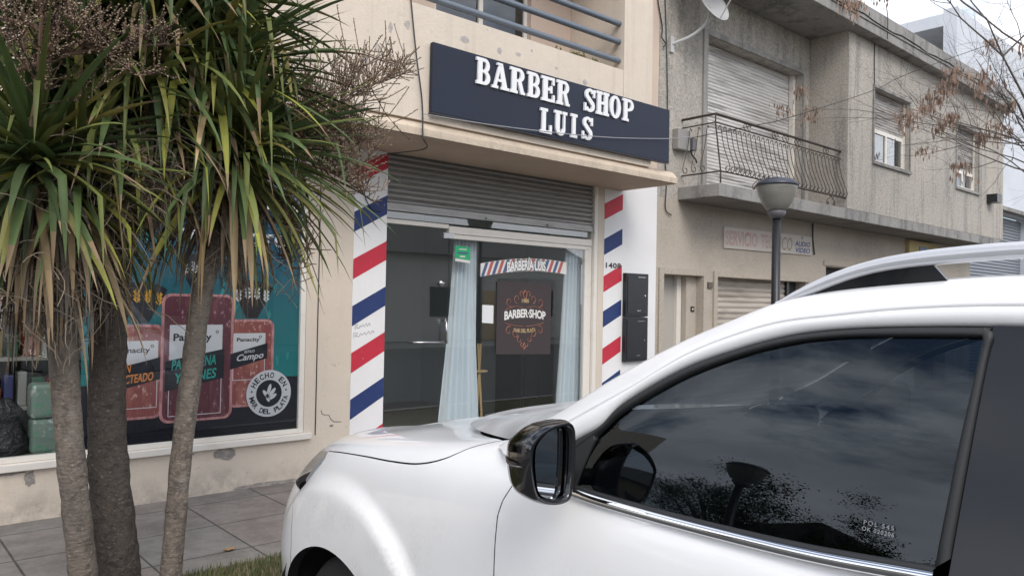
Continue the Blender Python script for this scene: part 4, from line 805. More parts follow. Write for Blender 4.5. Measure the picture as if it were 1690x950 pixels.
house(-26, -16, -12.5, 3.4, HW[0], 'white house across the street, far left'); house(-15, -5, -12.3, 3.2, HW[1], 'ochre house across the street'); house(-4, 5, -12.6, 5.6, HW[2], 'tall grey house across the street', roof=False); house(6, 15, -12.4, 3.3, HW[3], 'pale grey-beige house across the street'); house(16, 27, -12.5, 3.5, HW[0], 'white house across the street, far right')
house(-30, -17, 6.6, 3.3, HW[0], 'white house further along the pavement', face=-1)
# ---------------- cabbage palms ----------------
LEAF = mat('palm_leaf', (1, 1, 1), .55, attr=True, spec=.3)
DRY = mat('dry_palm_leaf', (1, 1, 1), .8, attr=True)
BARK = mat('palm_bark', (.17, .14, .115), .95, layers=[((30, 30, 22), .47, .60, (.085, .07, .06), .7), ((50, 50, 90), .56, .66, (.33, .29, .24), .6), ((3, 3, 2), .45, .65, (.11, .095, .08), .8), ((6, 6, 5), .60, .70, (.28, .26, .22), .5)], bumps=[((22, 22, 70), .55, .012), ((60, 60, 60), .6, .01), ((9, 9, 9), .6, .03)])
BARKD = mat('palm_bark_dark', (.075, .062, .052), .95, layers=[((25, 25, 40), .5, .62, (.035, .03, .027), .8), ((45, 45, 60), .58, .68, (.20, .17, .14), .6)], bumps=[((40, 40, 22), 1.0, .02), ((80, 80, 80), .7, .012)])
def leafblade(q, base, d, L_, w, droop, rnd, seg=8, fold=.25, twist=0.0, kink=None):
    d = Vector(d).normalized(); p = Vector(base); up = Vector((0, 0, 1))
    rows = []; side = d.cross(up)
    if side.length < .05: side = Vector((1, 0, 0))
    side.normalize(); tw = rnd.uniform(-.7, .7)+twist
    st = L_/seg
    for i in range(seg+1):
        s = i/seg
        ww = w*(.55+.45*min(1, s*5))*(1-max(0, (s-.45)/.55)**1.7)
        nrm = side.cross(d).normalized()
        sd = (side*math.cos(tw)+nrm*math.sin(tw)); nn = (nrm*math.cos(tw)-side*math.sin(tw))
        rows.append([tuple(p-sd*ww*.5+nn*ww*fold), tuple(p), tuple(p+sd*ww*.5+nn*ww*fold)])
        if kink and abs(s-kink) < .5/seg: d = (d*.25+Vector((0, 0, -1))).normalized()
        d = (d+Vector((0, 0, -1))*droop*st*(0.4+1.6*s)).normalized(); p = p+d*st
        side = d.cross(up)
        if side.length < .05: side = Vector((sd.x, sd.y, 0))
        if side.length < .01: side = Vector((1, 0, 0))
        side.normalize()
    base_col = q.col; tip = rnd.random() < .3; lo = rnd.uniform(.75, .93)
    b = len(q.v)
    for r_ in rows: q.v += r_
    for i in range(seg):
        s = (i+.5)/seg; j_ = rnd.uniform(.88, 1.12)
        q.col = (.24*j_, .17*j_, .10*j_) if (tip and s > lo) else tuple(c*j_ for c in base_col)
        for k in range(2): q.face((b+i*3+k, b+i*3+k+1, b+(i+1)*3+k+1, b+(i+1)*3+k))
    q.col = base_col
def rosette(q, qd, c, axis, n, rnd, L_=.85, w=.036, tilt=1.0, seed_dead=40, bias=None):
    c = Vector(c); axis = Vector(axis).normalized(); a1 = axis.orthogonal().normalized(); a2 = axis.cross(a1)
    n = int(n*1.35)
    for i in range(n):
        t = (i+.5)/n; pol = math.acos(1-t*1.75*tilt) if 1-t*1.75*tilt > -1 else 3.0   # 0 young upright .. old hanging
        az = i*2.39996+rnd.uniform(-.2, .2)
        d = axis*math.cos(pol)+(a1*math.cos(az)+a2*math.sin(az))*math.sin(pol)
        if bias is not None: d = (d+Vector(bias)*rnd.random()).normalized()
        l = L_*rnd.uniform(.75, 1.1)*(1 if t > .1 else .75); g = rnd.random()
        k = .62+.9*rnd.random()
        if t > .6 and g < .35: col = (.17*k+.05, .19*k+.03, .055)
        elif g < .06: col = (.24, .20, .06)
        elif g < .45: col = (.12*k, .14*k, .040*k)
        else: col = (.066*k, .098*k, .032*k+.004)
        if t > .86 and g > .6: col = (.30*k, .22*k, .12*k)
        q.col = col
        kink = rnd.uniform(.4, .8) if rnd.random() < .12+.2*(t > .5) else None
        leafblade(q, c-axis*.10*t+Vector((rnd.uniform(-.02, .02),)*3), d, l, w*rnd.uniform(.75, 1.15), (.2+1.2*t)*rnd.uniform(.6, 1.25), rnd, kink=kink)
    for i in range(seed_dead):
        az = rnd.uniform(0, 6.28); d = -axis*rnd.uniform(.1, 1.0)+(a1*math.cos(az)+a2*math.sin(az))*rnd.uniform(.3, 1)
        k = rnd.uniform(.5, 1.2); qd.col = (.30*k, .225*k, .145*k) if rnd.random() < .6 else (.19*k, .165*k, .14*k)
        leafblade(qd, c-axis*rnd.uniform(.08, .40), d, rnd.uniform(.25, .8), rnd.uniform(.006, .035), rnd.uniform(1.5, 6), rnd, seg=9, fold=.4)
def trunk(par, path, rads, m, n=22, seed=0):
    P = cr([(*p, r) for p, r in zip(path, rads)], 90); rows = []; r_ = random.Random(seed)
    for i, (x, y, z, r) in enumerate(P):
        rr = r*(1+.025*math.sin(z*70)+.02*math.sin(z*31+seed)); row = []
        for k in range(n+1):
            th = 2*math.pi*(k % n)/n; d = 1+.035*math.sin(th*3+z*4+seed)+.025*math.sin(th*5-z*9)+.02*math.sin(th*2+z*23+seed)
            row.append((x+rr*d*math.cos(th), y+rr*d*math.sin(th), z))
        rows.append(row)
    q = MB(); q.grid(rows); return q.build('trunk', m, par, smooth=True)
def panicle(q, base, d, L_, rnd, spread=.9, nubs=True, bl_=.32, droop=.4, nb=22, col=None):
    """flower spray: main axis, side branches, branchlets lined with seed nubs"""
    p = Vector(base); d = Vector(d).normalized(); main = []; st = L_/16
    for i in range(17): main.append(p.copy()); d = (d+Vector((rnd.uniform(-.08, .08), rnd.uniform(-.08, .08), -droop*st*.6))).normalized(); p = p+d*st
    C0 = [(.11, .062, .042), (.15, .095, .065), (.06, .036, .027)]
    q.col = rnd.choice(C0); q.tube(main, [.009*(1-i/20)+.002 for i in range(17)], 5)
    for k in range(nb):
        t = .12+.88*k/nb; i = min(15, int(t*16)); o = main[i].lerp(main[i+1], t*16-i); md = (main[i+1]-main[i]).normalized()
        r_ = Vector((rnd.uniform(-1, 1), rnd.uniform(-1, 1), rnd.uniform(-.6, 1.1))).normalized(); b = (md*.8+r_*spread).normalized(); l = bl_*rnd.uniform(.6, 1.2)*(1-.5*t)
        pts = [o]; dd = b
        for j in range(6): dd = (dd+Vector((rnd.uniform(-.1, .1), rnd.uniform(-.1, .1), rnd.uniform(-.02, .16)))).normalized(); pts.append(pts[-1]+dd*l/6)
        q.col = rnd.choice(C0); q.tube(pts, [.0045-.0005*j for j in range(7)], 3, False)
        for s in range(7):
            j = rnd.randint(1, 5); o2 = pts[j]; r2 = Vector((rnd.uniform(-1, 1), rnd.uniform(-1, 1), rnd.uniform(-.5, 1.4))).normalized(); l2 = l*rnd.uniform(.35, .75); e = (dd*.5+r2).normalized(); bp = [o2+e*l2*u/4+Vector((0, 0, .12*l2*(u/4)**2)) for u in range(5)]
            q.col = rnd.choice(C0); q.tube(bp, .0027, 3, False)
            if nubs:
                m = int(l2/.011)
                for u in range(m):
                    f = (u+.5)/m*4; jj = min(3, int(f)); c = bp[jj].lerp(bp[jj+1], f-jj)+Vector((rnd.uniform(-1, 1), rnd.uniform(-1, 1), rnd.uniform(-1, 1)))*.004
                    s_ = rnd.uniform(.003, .0062); q.col = rnd.choice([(.28, .21, .14), (.16, .11, .07), (.36, .29, .20)])
                    q.poly([tuple(c+Vector((s_, 0, 0))), tuple(c+Vector((-.5*s_, s_, 0))), tuple(c+Vector((0, -.3*s_, s_*1.2)))]); q.poly([tuple(c+Vector((-s_, 0, 0))), tuple(c+Vector((0, 0, s_))), tuple(c+Vector((.3*s_, -s_, -s_*.5)))])
def drystuff(q, c, n, rnd, R_=.25):
    c = Vector(c)
    for i in range(n):
        p = c+Vector((rnd.gauss(0, R_*.5), rnd.gauss(0, R_*.4), rnd.gauss(0, R_*.5))); d = Vector((rnd.uniform(-1, 1), rnd.uniform(-1, 1), rnd.uniform(-1, .6))).normalized(); pts = [p]
        for j in range(6): d = (d+Vector((rnd.uniform(-.4, .4), rnd.uniform(-.4, .4), rnd.uniform(-.5, .2)))).normalized(); pts.append(pts[-1]+d*rnd.uniform(.02, .05))
        k = rnd.uniform(.5, 1.1); q.col = (.26*k, .205*k, .15*k); q.tube(pts, .0022, 3, False)
DRYM = mat('dry_twig', (1, 1, 1), .85, attr=True)
def palm(base, path, rads, m, heads, pans, dry, label, seed):
    rnd = random.Random(seed); t = thing('palm_tree', base, label, 'palm tree', 'palm trees on the verge')
    trunk(t, path, rads, m, seed=seed)
    q, qd = MB(), MB()
    for h in heads: rosette(q, qd, *h[:3], rnd, **h[3])
    q.build('crown', LEAF, t, smooth=True); 
    for c, n, r_ in dry: drystuff(qd, c, int(n*1.5), rnd, r_)
    if qd.v: qd.build('dead_leaves', DRYM, t)
    for p in pans:
        q = MB(); panicle(q, *p[:3], rnd, **p[3]); q.build('flower_spray', DRYM, t)
palm((.94, 4.0, -.02), [(.96, 4.0, -.03), (.93, 4.0, .18), (.911, 4.0, .344), (.875, 4.0, .685), (.836, 4.0, 1.05), (.811, 4.0, 1.329), (.782, 4.0, 1.605), (.745, 4.0, 1.935), (.70, 3.98, 2.20)], [.075, .066, .062, .060, .059, .060, .061, .058, .050], BARK,
     [((.66, 3.95, 2.28), (-.1, -.25, 1), 150, dict(L_=.80, seed_dead=150)), ((.86, 4.05, 2.22), (.3, .1, .9), 70, dict(L_=.72, seed_dead=80))],
     [((.62, 3.78, 2.35), (.1, -.5, 1), .75, dict(nb=26, bl_=.34, droop=.9)), ((.55, 3.7, 2.55), (.8, -.3, .5), .6, dict(nb=18, bl_=.28, droop=1.0)), ((.45, 3.7, 2.75), (1, -.2, .0), .6, dict(nb=18, bl_=.25, droop=1.5))],
     [((1.02, 3.95, 2.25), 260, .26), ((.80, 3.98, 1.75), 160, .26), ((.62, 3.95, 1.75), 160, .3)], 'left palm with leaning mid-brown trunk and a shaggy skirt of dead leaves', 1)
palm((1.13, 4.2, -.02), [(1.16, 4.2, -.03), (1.12, 4.2, .1), (1.109, 4.2, .246), (1.08, 4.2, .611), (1.048, 4.2, 1.005), (1.043, 4.2, 1.305), (1.046, 4.2, 1.606), (1.073, 4.2, 1.97), (1.147, 4.2, 2.406), (1.194, 4.2, 2.80)], [.125, .115, .108, .098, .087, .084, .084, .078, .068, .055], BARKD,
     [((.80, 4.2, 3.05), (-.3, -.2, 1), 110, dict(L_=.85, seed_dead=20)), ((1.45, 4.2, 3.25), (.1, -.1, 1), 110, dict(L_=.85, seed_dead=20)), ((1.19, 4.15, 2.86), (0, -.1, 1), 170, dict(L_=.90, seed_dead=60)), ((1.0, 4.1, 2.60), (-.7, -.3, .8), 100, dict(L_=.80, seed_dead=60)), ((1.15, 4.05, 3.3), (.1, 0, 1), 110, dict(L_=.85, seed_dead=20))],
     [((1.0, 4.05, 2.45), (.5, -.4, -.1), .45, dict(nb=14, bl_=.25, nubs=False, droop=3))],
     [((1.12, 4.0, 2.25), 300, .20)], 'middle palm with the thickest, darkest trunk', 2)
palm((1.31, 4.1, -.02), [(1.33, 4.1, -.03), (1.33, 4.1, .1), (1.336, 4.1, .223), (1.362, 4.1, .587), (1.388, 4.1, .987), (1.42, 4.1, 1.298), (1.449, 4.1, 1.612), (1.52, 4.1, 1.933), (1.568, 4.1, 2.195), (1.60, 4.08, 2.40)], [.070, .058, .053, .052, .052, .053, .053, .050, .047, .042], BARK,
     [((1.61, 4.02, 2.44), (.25, -.25, 1), 180, dict(L_=.88, seed_dead=95, bias=(.35, -.05, .15))), ((1.52, 4.12, 2.85), (.3, 0, 1), 150, dict(L_=.90, seed_dead=20, bias=(.2, 0, .2)))],
     [((1.72, 4.0, 2.46), (.72, -.05, .52), 1.12, dict(nb=46, bl_=.46, droop=.15)), ((1.75, 4.0, 2.55), (.9, .1, .22), .8, dict(nb=44, bl_=.42, droop=.5)), ((1.72, 4.0, 2.4), (.9, .0, .05), .65, dict(nb=34, bl_=.34, droop=1.2)), ((1.62, 4.0, 2.30), (.4, -.1, -.7), .6, dict(nb=22, bl_=.3, nubs=False, droop=2))],
     [((1.62, 4.05, 1.95), 120, .22)], 'right palm with slim curving pale trunk and a big brown flower spray', 3)
# ---------------- bare tree with hanging seed bunches at the right ----------------
BR = mat('twig_bark', (.12, .10, .09), .9, layers=[((20, 20, 20), .5, .65, (.20, .17, .15), .6)]); SEED = mat('dry_seed_pods', (1, 1, 1), .8, attr=True)
def bare_tree(x, y, limbs, label, seed, bunches=True):
    rnd = random.Random(seed); t = thing('bare_tree', (x, y, -.02), label, 'tree')
    q = MB(); q.tube(cr([(x, y, -.05), (x+.03, y, .8), (x-.02, y+.03, 1.8), (x+.05, y, 2.8)], 20), [.19-.004*i for i in range(20)], 14); q.build('trunk', BR, t, smooth=True)
    q = MB(); s = MB(); tips = []
    def grow(p, d, L_, r, lvl):
        pts = [p]; seg = 7
        for i in range(seg):
            d = (d+Vector((rnd.uniform(-.16, .16), rnd.uniform(-.16, .16), rnd.uniform(-.13, .15)))).normalized(); pts.append(pts[-1]+d*L_/seg)
        q.tube(pts, [r*(1-.7*i/seg) for i in range(seg+1)], 6 if lvl < 2 else 4, False)
        if lvl >= 2: tips.append(pts[-1]); tips.append(pts[4])
        if lvl < 4:
            for k in range(6 if lvl == 0 else 5 if lvl < 3 else 3):
                i = rnd.randint(2, seg); nd = (d*.8+Vector((rnd.uniform(-1, 1), rnd.uniform(-1, 1), rnd.uniform(-.7, .7)))*.8).normalized(); grow(pts[i], nd, L_*rnd.uniform(.4, .62), r*(.42), lvl+1)
    for (d, L_, z, r) in limbs: grow(Vector((x, y, z)), Vector(d).normalized(), L_, r, 0)
    q.build('branches', BR, t)
    if bunches:
        rnd.shuffle(tips)
        for p in [p_ for p_ in tips if p_.z > 2.9][:52]:
            n = rnd.randint(25, 75); w = rnd.uniform(.05, .085)
            for i in range(n):
                c = p+Vector((rnd.gauss(0, w), rnd.gauss(0, w), -abs(rnd.gauss(0, w*1.5)))); a = rnd.uniform(0, 6.28); l = rnd.uniform(.07, .12); ww = .013; k = rnd.uniform(.6, 1.2); s.col = (.29*k, .195*k, .145*k)
                dx, dy = ww*math.cos(a), ww*math.sin(a); tl = Vector((rnd.uniform(-.015, .015), rnd.uniform(-.015, .015), -l))
                s.poly([tuple(c), tuple(c+tl*.5+Vector((dx, dy, 0))), tuple(c+tl), tuple(c+tl*.5-Vector((dx, dy, 0)))])
        s.build('seed_bunches', SEED, t)
bare_tree(14.6, 3.2, [((-1, .0, .66), 3.9, 2.7, .028), ((-1, .1, .46), 3.7, 2.7, .024), ((-.9, -.1, .95), 4.3, 2.75, .030), ((-.5, .3, 1), 4.0, 2.7, .04), ((.8, -.2, 1), 3.2, 2.7, .05)], 'nearly bare tree with hanging brown seed bunches at the upper right', 7)
# leafy trees seen only in reflections
LT = mat('tree_leaves', (1, 1, 1), .7, attr=True)
def leafy(x, y, h, r, label, seed):
    rnd = random.Random(seed); t = thing('leafy_tree', (x, y, 0), label, 'tree', 'leafy street trees')
    q = MB(); q.tube([(x, y, -.05), (x+.1, y, h*.5)], [.16, .09], 8)
    for k in range(6): a = k*1.05; q.tube([(x+.05, y, h*.42), (x+math.cos(a)*r*.6, y+math.sin(a)*r*.6, h*.8)], [.06, .02], 5)
    q.build('trunk', BR, t); q = MB(); cl = [(x+rnd.gauss(0, r*.5), y+rnd.gauss(0, r*.5), h*.75+rnd.gauss(0, r*.4)) for _ in range(44)]
    for i in range(13000):
        c = rnd.choice(cl); p = [c[j]+rnd.gauss(0, r*.12) for j in range(3)]; s = rnd.uniform(.025, .05); a, e = rnd.uniform(0, 6.28), rnd.uniform(-1, 1); k = rnd.uniform(.5, 1.2); q.col = (.05*k, .085*k, .025*k)
        u = Vector((math.cos(a), math.sin(a), e)).normalized()*s; v = Vector((-math.sin(a), math.cos(a), rnd.uniform(-1, 1))).normalized()*s; P = Vector(p)
        q.poly([tuple(P-u), tuple(P-v*.5), tuple(P+u), tuple(P+v*.5)])
    q.build('crown', LT, t)
leafy(-10.5, 8.6, 4.3, 1.5, 'leafy tree at the corner beyond the grocery', 3); leafy(-13, 7.0, 4.0, 1.6, 'second leafy tree further left beyond the corner', 4); leafy(-14, 11, 4.6, 2.0, 'broad leafy tree behind the other two at the corner', 8); leafy(-19, 5, 4.2, 1.8, 'leafy tree far down the verge', 9); leafy(-2, -10.5, 5.0, 1.7, 'leafy tree across the street before the grey house', 5); leafy(10.5, -10.6, 4.4, 1.5, 'leafy tree across the street before the pale house', 6)
# ---------------- white car ----------------
XC=2.45
# control net rows: (list of (X,y,z)) columns c0..c8 sill->hood centre
def rows():
    R=[]
    def row(y,xs,zsh,top,ins=(.10,.30),d6=.035,sill=.10):
        # straight lateral section at y ; xs = side x at shoulder
        return [(xs+.06,y,sill),(xs+.0,y,.30),(xs-.035,y,.55),(xs-.04,y,.80),(xs-.03,y,zsh-.14),(xs-.005,y,zsh),(xs+ins[0],y+.01,zsh+d6),(xs+ins[1],y+.03,top-.01),(XC,y+.05,top)]
    for y in (-2.0,-1.4,-.8,-.2,.4,.9,1.3):
        R.append(row(y,1.53,1.135,1.16))
    R.append(row(1.6,1.53,1.15,1.25,d6=.11))
    R.append(row(1.9,1.53,1.135,1.205,d6=.075))
    R.append(row(2.2,1.535,1.105,1.165,d6=.05))
    R.append(row(2.5,1.545,1.075,1.14))
    # nose: fan
    R.append([(1.60,2.88,.10),(1.54,2.90,.30),(1.515,2.90,.55),(1.52,2.90,.80),(1.54,2.88,.94),(1.585,2.87,1.03),(1.66,2.83,1.065),(1.84,2.76,1.10),(XC,2.80,1.09)])
    R.append([(1.64,3.24,.10),(1.56,3.28,.30),(1.53,3.28,.55),(1.555,3.25,.78),(1.62,3.17,.93),(1.685,3.12,1.005),(1.76,3.06,1.035),(1.92,2.96,1.06),(XC,3.02,1.06)])
    R.append([(1.78,3.54,.10),(1.71,3.61,.30),(1.68,3.62,.55),(1.71,3.56,.76),(1.78,3.45,.90),(1.84,3.36,.975),(1.89,3.27,1.01),(2.03,3.14,1.03),(XC,3.18,1.03)])
    R.append([(2.13,3.70,.10),(2.10,3.79,.30),(2.08,3.82,.55),(2.10,3.76,.75),(2.12,3.64,.88),(2.14,3.54,.97),(2.16,3.44,1.0),(2.23,3.30,1.01),(XC,3.30,1.0)])
    R.append([(XC,3.76,.10),(XC,3.86,.30),(XC,3.88,.55),(XC,3.83,.74),(XC,3.72,.86),(XC,3.62,.94),(XC,3.52,.965),(XC,3.42,.97),(XC,3.38,.97)])
    return R
NET=rows()
def bs(t):
    return ((1-t)**3/6,(3*t**3-6*t*t+4)/6,(-3*t**3+3*t*t+3*t+1)/6,t**3/6)
def ext(a):
    f=tuple(2*a[0][k]-a[1][k] for k in range(3)); l=tuple(2*a[-1][k]-a[-2][k] for k in range(3))
    return [f]+list(a)+[l]
NETX=[ext(r) for r in NET]
NETX=[[tuple(2*NETX[0][j][k]-NETX[1][j][k] for k in range(3)) for j in range(len(NETX[0]))]]+NETX+[[tuple(2*NETX[-1][j][k]-NETX[-2][j][k] for k in range(3)) for j in range(len(NETX[0]))]]
NU=len(NET)-1; NV=len(NET[0])-1
WY,WZ=2.72,.18   # wheel centre
def sm(t): t=max(0,min(1,t)); return t*t*(3-2*t)
def S(u,v,flare=True):
    u=max(0,min(NU-1e-9,u)); v=max(0,min(NV-1e-9,v))
    i=int(u);j=int(v); bu=bs(u-i);bv=bs(v-j)
    p=[0,0,0]
    for a in range(4):
        for b in range(4):
            w=bu[a]*bv[b]; q=NETX[i+a][j+b]
            p[0]+=w*q[0];p[1]+=w*q[1];p[2]+=w*q[2]
    if flare:
        r=math.hypot(p[1]-WY,p[2]-WZ)
        k=sm((.79-r)/.085)*sm((4.6-v)/1.2)*sm((12.6-u)/1.2)
        p[0]-=.035*k
    return p
CX, CY = XC, 1.0
PAINT = mat('white_car_paint', (.88, .88, .886), .35, coat=.7, layers=[((2.5, 2.5, 2.5), .5, .8, (.80, .795, .79), .5)])

def _dirt():
    t = PAINT.node_tree; L = t.links.new; b = t.nodes['Principled BSDF']; src = b.inputs['Base Color'].links[0].from_socket
    g = N(t, 'ShaderNodeNewGeometry'); s = N(t, 'ShaderNodeSeparateXYZ'); L(g.outputs['Position'], s.inputs[0])
    r = N(t, 'ShaderNodeMapRange'); r.inputs[1].default_value = 1.0; r.inputs[2].default_value = .35; L(s.outputs['Z'], r.inputs[0])
    f = None
    for sc, lo, hi in ((5, .42, .62), (70, .35, .65)):
        n = N(t, 'ShaderNodeTexNoise'); n.inputs['Scale'].default_value = sc; n.inputs['Detail'].default_value = 6; L(g.outputs['Position'], n.inputs['Vector'])
        q = N(t, 'ShaderNodeMapRange'); q.inputs[1].default_value = lo; q.inputs[2].default_value = hi; L(n.outputs['Fac'], q.inputs[0])
        m = N(t, 'ShaderNodeMath', operation='MULTIPLY'); L(q.outputs[0], m.inputs[0]); L((f or r.outputs[0]), m.inputs[1]); f = m.outputs[0]
    m = N(t, 'ShaderNodeMath', operation='MULTIPLY'); L(f, m.inputs[0]); m.inputs[1].default_value = .75
    mx = N(t, 'ShaderNodeMix', data_type='RGBA'); L(m.outputs[0], mx.inputs[0]); L(src, mx.inputs[6]); mx.inputs[7].default_value = (.40, .36, .31, 1); L(mx.outputs[2], b.inputs['Base Color'])
    a = N(t, 'ShaderNodeMath', operation='MULTIPLY_ADD'); L(m.outputs[0], a.inputs[0]); a.inputs[1].default_value = -.7; a.inputs[2].default_value = .8; L(a.outputs[0], b.inputs['Coat Weight'])
_dirt()
RUB = mat('black_rubber', (.018, .019, .021), .55, bumps=[(200, .1, .002)]); GLB = mat('gloss_black', (.012, .013, .016), .10, coat=.6); RGL = mat('rear_tinted_glass', (.012, .015, .021), .12, spec=.32); CHROME = mat('chrome', (.75, .76, .78), .06, 1.0); SMOKEC = mat('dark_chrome', (.20, .19, .18), .08, 1.0)
UNDER = mat('car_underlayer', (.01, .01, .01), .9)
CARG = glass('tinted_car_glass', (.16, .19, .22), 0, 1.5, 1.2, gcol=(.80, .90, 1)); WSG = glass('windscreen_glass', (.45, .50, .50), .03, 1.52, 1.4, sky_veil=.90); HLG = glass('headlight_lens', (.8, .82, .84), .15, 1.5, .3)
car = thing('white_car', (CX, CY, -.15), 'white pickup-style car with dark tinted windows and roof rails, parked nose to the pavement', 'car')
_S = {}
def SP(u, v):
    k = (round(u, 5), round(v, 5))
    if k not in _S: _S[k] = S(u, v)
    return _S[k]
def cells(u0, u1, du, v0, v1, dv):
    nu, nv = max(1, round((u1-u0)/du)), max(1, round((v1-v0)/dv)); out = []
    for i in range(nu):
        for j in range(nv):
            a, b_, c, d = u0+(u1-u0)*i/nu, u0+(u1-u0)*(i+1)/nu, v0+(v1-v0)*j/nv, v0+(v1-v0)*(j+1)/nv
            out.append([(a, c), (b_, c), (b_, d), (a, d)])
    return out
def clip(polys, g):
    cache = {}
    def G(p):
        if p not in cache: cache[p] = g(p[0], p[1], SP(*p))
        return cache[p]
    out = []
    for P in polys:
        gs = [G(p) for p in P]
        if all(x >= 0 for x in gs): out.append(P); continue
        if all(x < 0 for x in gs): continue
        Q = []
        for i in range(len(P)):
            p, q = P[i], P[(i+1) % len(P)]; a, b_ = gs[i], gs[(i+1) % len(P)]
            if a >= 0: Q.append(p)
            if (a >= 0) != (b_ >= 0):
                lo, hi = (p, q) if p < q else (q, p); ga, gb_ = (a, b_) if p < q else (b_, a); t = ga/(ga-gb_)
                for _ in range(2):
                    m = (lo[0]+(hi[0]-lo[0])*t, lo[1]+(hi[1]-lo[1])*t); gm = g(m[0], m[1], SP(*m))
                    if (gm >= 0) == (ga >= 0): t2 = t+(1-t)*gm/(gm-gb_) if gm != gb_ else t
                    else: t2 = t*ga/(ga-gm) if ga != gm else t
                    t = t2
                Q.append((round(lo[0]+(hi[0]-lo[0])*t, 5), round(lo[1]+(hi[1]-lo[1])*t, 5)))
        if len(Q) > 2: out.append(Q)
    return out
def panel(name, polys, m, par=car, inset=0.0, both=True, label=None, only=None):
    res = []
    for side in ((1, -1) if both == 'split' else (0,)):
        q = MB(); idx = {}
        def vid(p, sg):
            k = (p, sg)
            if k not in idx:
                P = SP(*p); x = P[0]+inset*(1 if P[0] < XC-.02 else 0)
                q.v.append((x if sg > 0 else 2*XC-x, P[1]-inset*(p[0] > 12), P[2]-inset*.6*(p[1] > 5))); idx[k] = len(q.v)-1
            return idx[k]
        sgs = (1, -1) if side == 0 else (side,)
        for sg in sgs:
            for P in polys:
                ids = [vid(p, sg) for p in P]; ids = [a for i, a in enumerate(ids) if a != ids[i-1]]
                if len(ids) > 2: q.face(ids[::-1] if sg > 0 else ids)
        res.append(q.build(name, m, par, smooth=True, weld=True, label=label))
    return res
def lin(pts):
    pts = sorted(pts)
    def f(x):
        if x <= pts[0][0]: return pts[0][1]
        for (a, b_), (c, d) in zip(pts, pts[1:]):
            if x <= c: return b_+(d-b_)*(x-a)/(c-a)
        return pts[-1][1]
    return f
hood_pts = cr([(7.5, 6.45), (8.0, 6.10), (8.30, 5.72), (8.6, 5.22), (9.05, 4.96), (9.65, 4.93), (10.35, 4.97), (11.1, 4.90), (12.25, 4.56), (13.6, 4.5), (15, 4.5)], 80)
hoodv = lin(hood_pts)
doory = lin([(.1, 1.72), (.5, 1.735), (.84, 1.75), (.93, 1.752), (1.015, 1.751), (1.06, 1.738), (1.10, 1.715), (1.15, 1.69), (1.3, 1.64)])   # z -> y
hly = lin([(.78, 3.15), (.816, 3.125), (.886, 3.062), (.945, 3.008), (.965, 3.00), (.985, 3.035), (1.05, 3.05)])
bumpv = lin([(.0, 3.20), (.45, 3.10), (.60, 3.085), (.70, 3.10), (.775, 3.13), (.83, 3.14)])
ARCH = .51
arch = lambda P: math.hypot((P[1]-WY)/1.0, (P[2]-WZ)/.965)
cowl = lambda P: 1.80+.78*(1-min(1, abs(P[0]-XC)/.86)**3.2)
G = .0022
fen = cells(6.9, 13.0, .045, 0, 7.0, .09)
fen = clip(fen, lambda u, v, P: P[1]-doory(P[2])-G); fen = clip(fen, lambda u, v, P: (hoodv(u)-.028)-v if u > 7.5 else 7-v)
fen = clip(fen, lambda u, v, P: (arch(P)-ARCH) if v < 5 else 1); head0 = fen
fen = clip(fen, lambda u, v, P: (hly(P[2])-G-P[1]) if v > 3.2 else (bumpv(P[2])-G-P[1]))
fen = clip(fen, lambda u, v, P: 1.72+.12*(v-5)-0 if False else 1.60-P[0] if (P[1] < 1.86 and v > 6.0) else 1)
panel('front_fender', fen, PAINT, both='split')
hd = clip(cells(7.4, 15, .05, 4.2, 8, .08), lambda u, v, P: v-hoodv(u)-.028); hd = clip(hd, lambda u, v, P: P[1]-cowl(P)+.075); panel('bonnet', hd, PAINT)
hl = clip(cells(10.8, 13.9, .04, 3.0, 4.8, .05), lambda u, v, P: P[1]-hly(P[2])-.004); hl = clip(hl, lambda u, v, P: hoodv(u)-.04-v); hl = clip(hl, lambda u, v, P: v-3.28)
hls = panel('headlight', hl, HLG, both='split'); HLI = mat('headlight_reflector', (.62, .63, .62), .5, .1, layers=[((22, 22, 22), .55, .62, (.12, .12, .12), .7)])
refs = panel('reflector', hl, HLI, hls[0], inset=.03, both='split'); refs[1].parent = hls[1]
bp = clip(cells(10.8, 15, .06, 0, 4.5, .08), lambda u, v, P: P[1]-bumpv(P[2])-G if v <= 3.2 else P[1]-hly(P[2])-G)
bp = clip(bp, lambda u, v, P: arch(P)-ARCH); bp = clip(bp, lambda u, v, P: 3.22-v); panel('front_bumper', bp, PAINT)
gr = clip(cells(13.93, 15, .06, 3.26, 4.47, .08), lambda u, v, P: hoodv(u)-.04-v); panel('grille', gr, GLB)
dz = cells(0, 7.6, .10, 0, 5.62, .09)
dz = clip(dz, lambda u, v, P: doory(P[2])-G-P[1]); dz = clip(dz, lambda u, v, P: 1.133-P[2])
fd = clip(dz, lambda u, v, P: P[1]-.45); drs = panel('front_door', fd, PAINT, both='split')
rd = clip(clip(dz, lambda u, v, P: .445-P[1]), lambda u, v, P: P[1]+.55); panel('rear_door', rd, PAINT, both='split')
rq = clip(dz, lambda u, v, P: -.555-P[1]); rq = clip(rq, lambda u, v, P: math.hypot(P[1]+1.15, P[2]-WZ)-.5); panel('rear_quarter', rq, PAINT, both='split')
ul = clip(cells(0, 14, .2, 1.0, 5.4, .2), lambda u, v, P: arch(P)-ARCH-.03); ul = clip(ul, lambda u, v, P: 1.12-P[2]); ul = clip(ul, lambda u, v, P: hly(P[2])-.02-P[1] if v > 3.1 else 1); panel('gap_light_blocker', ul, UNDER, inset=.02)  # black shell added behind the panels to block light through their gaps
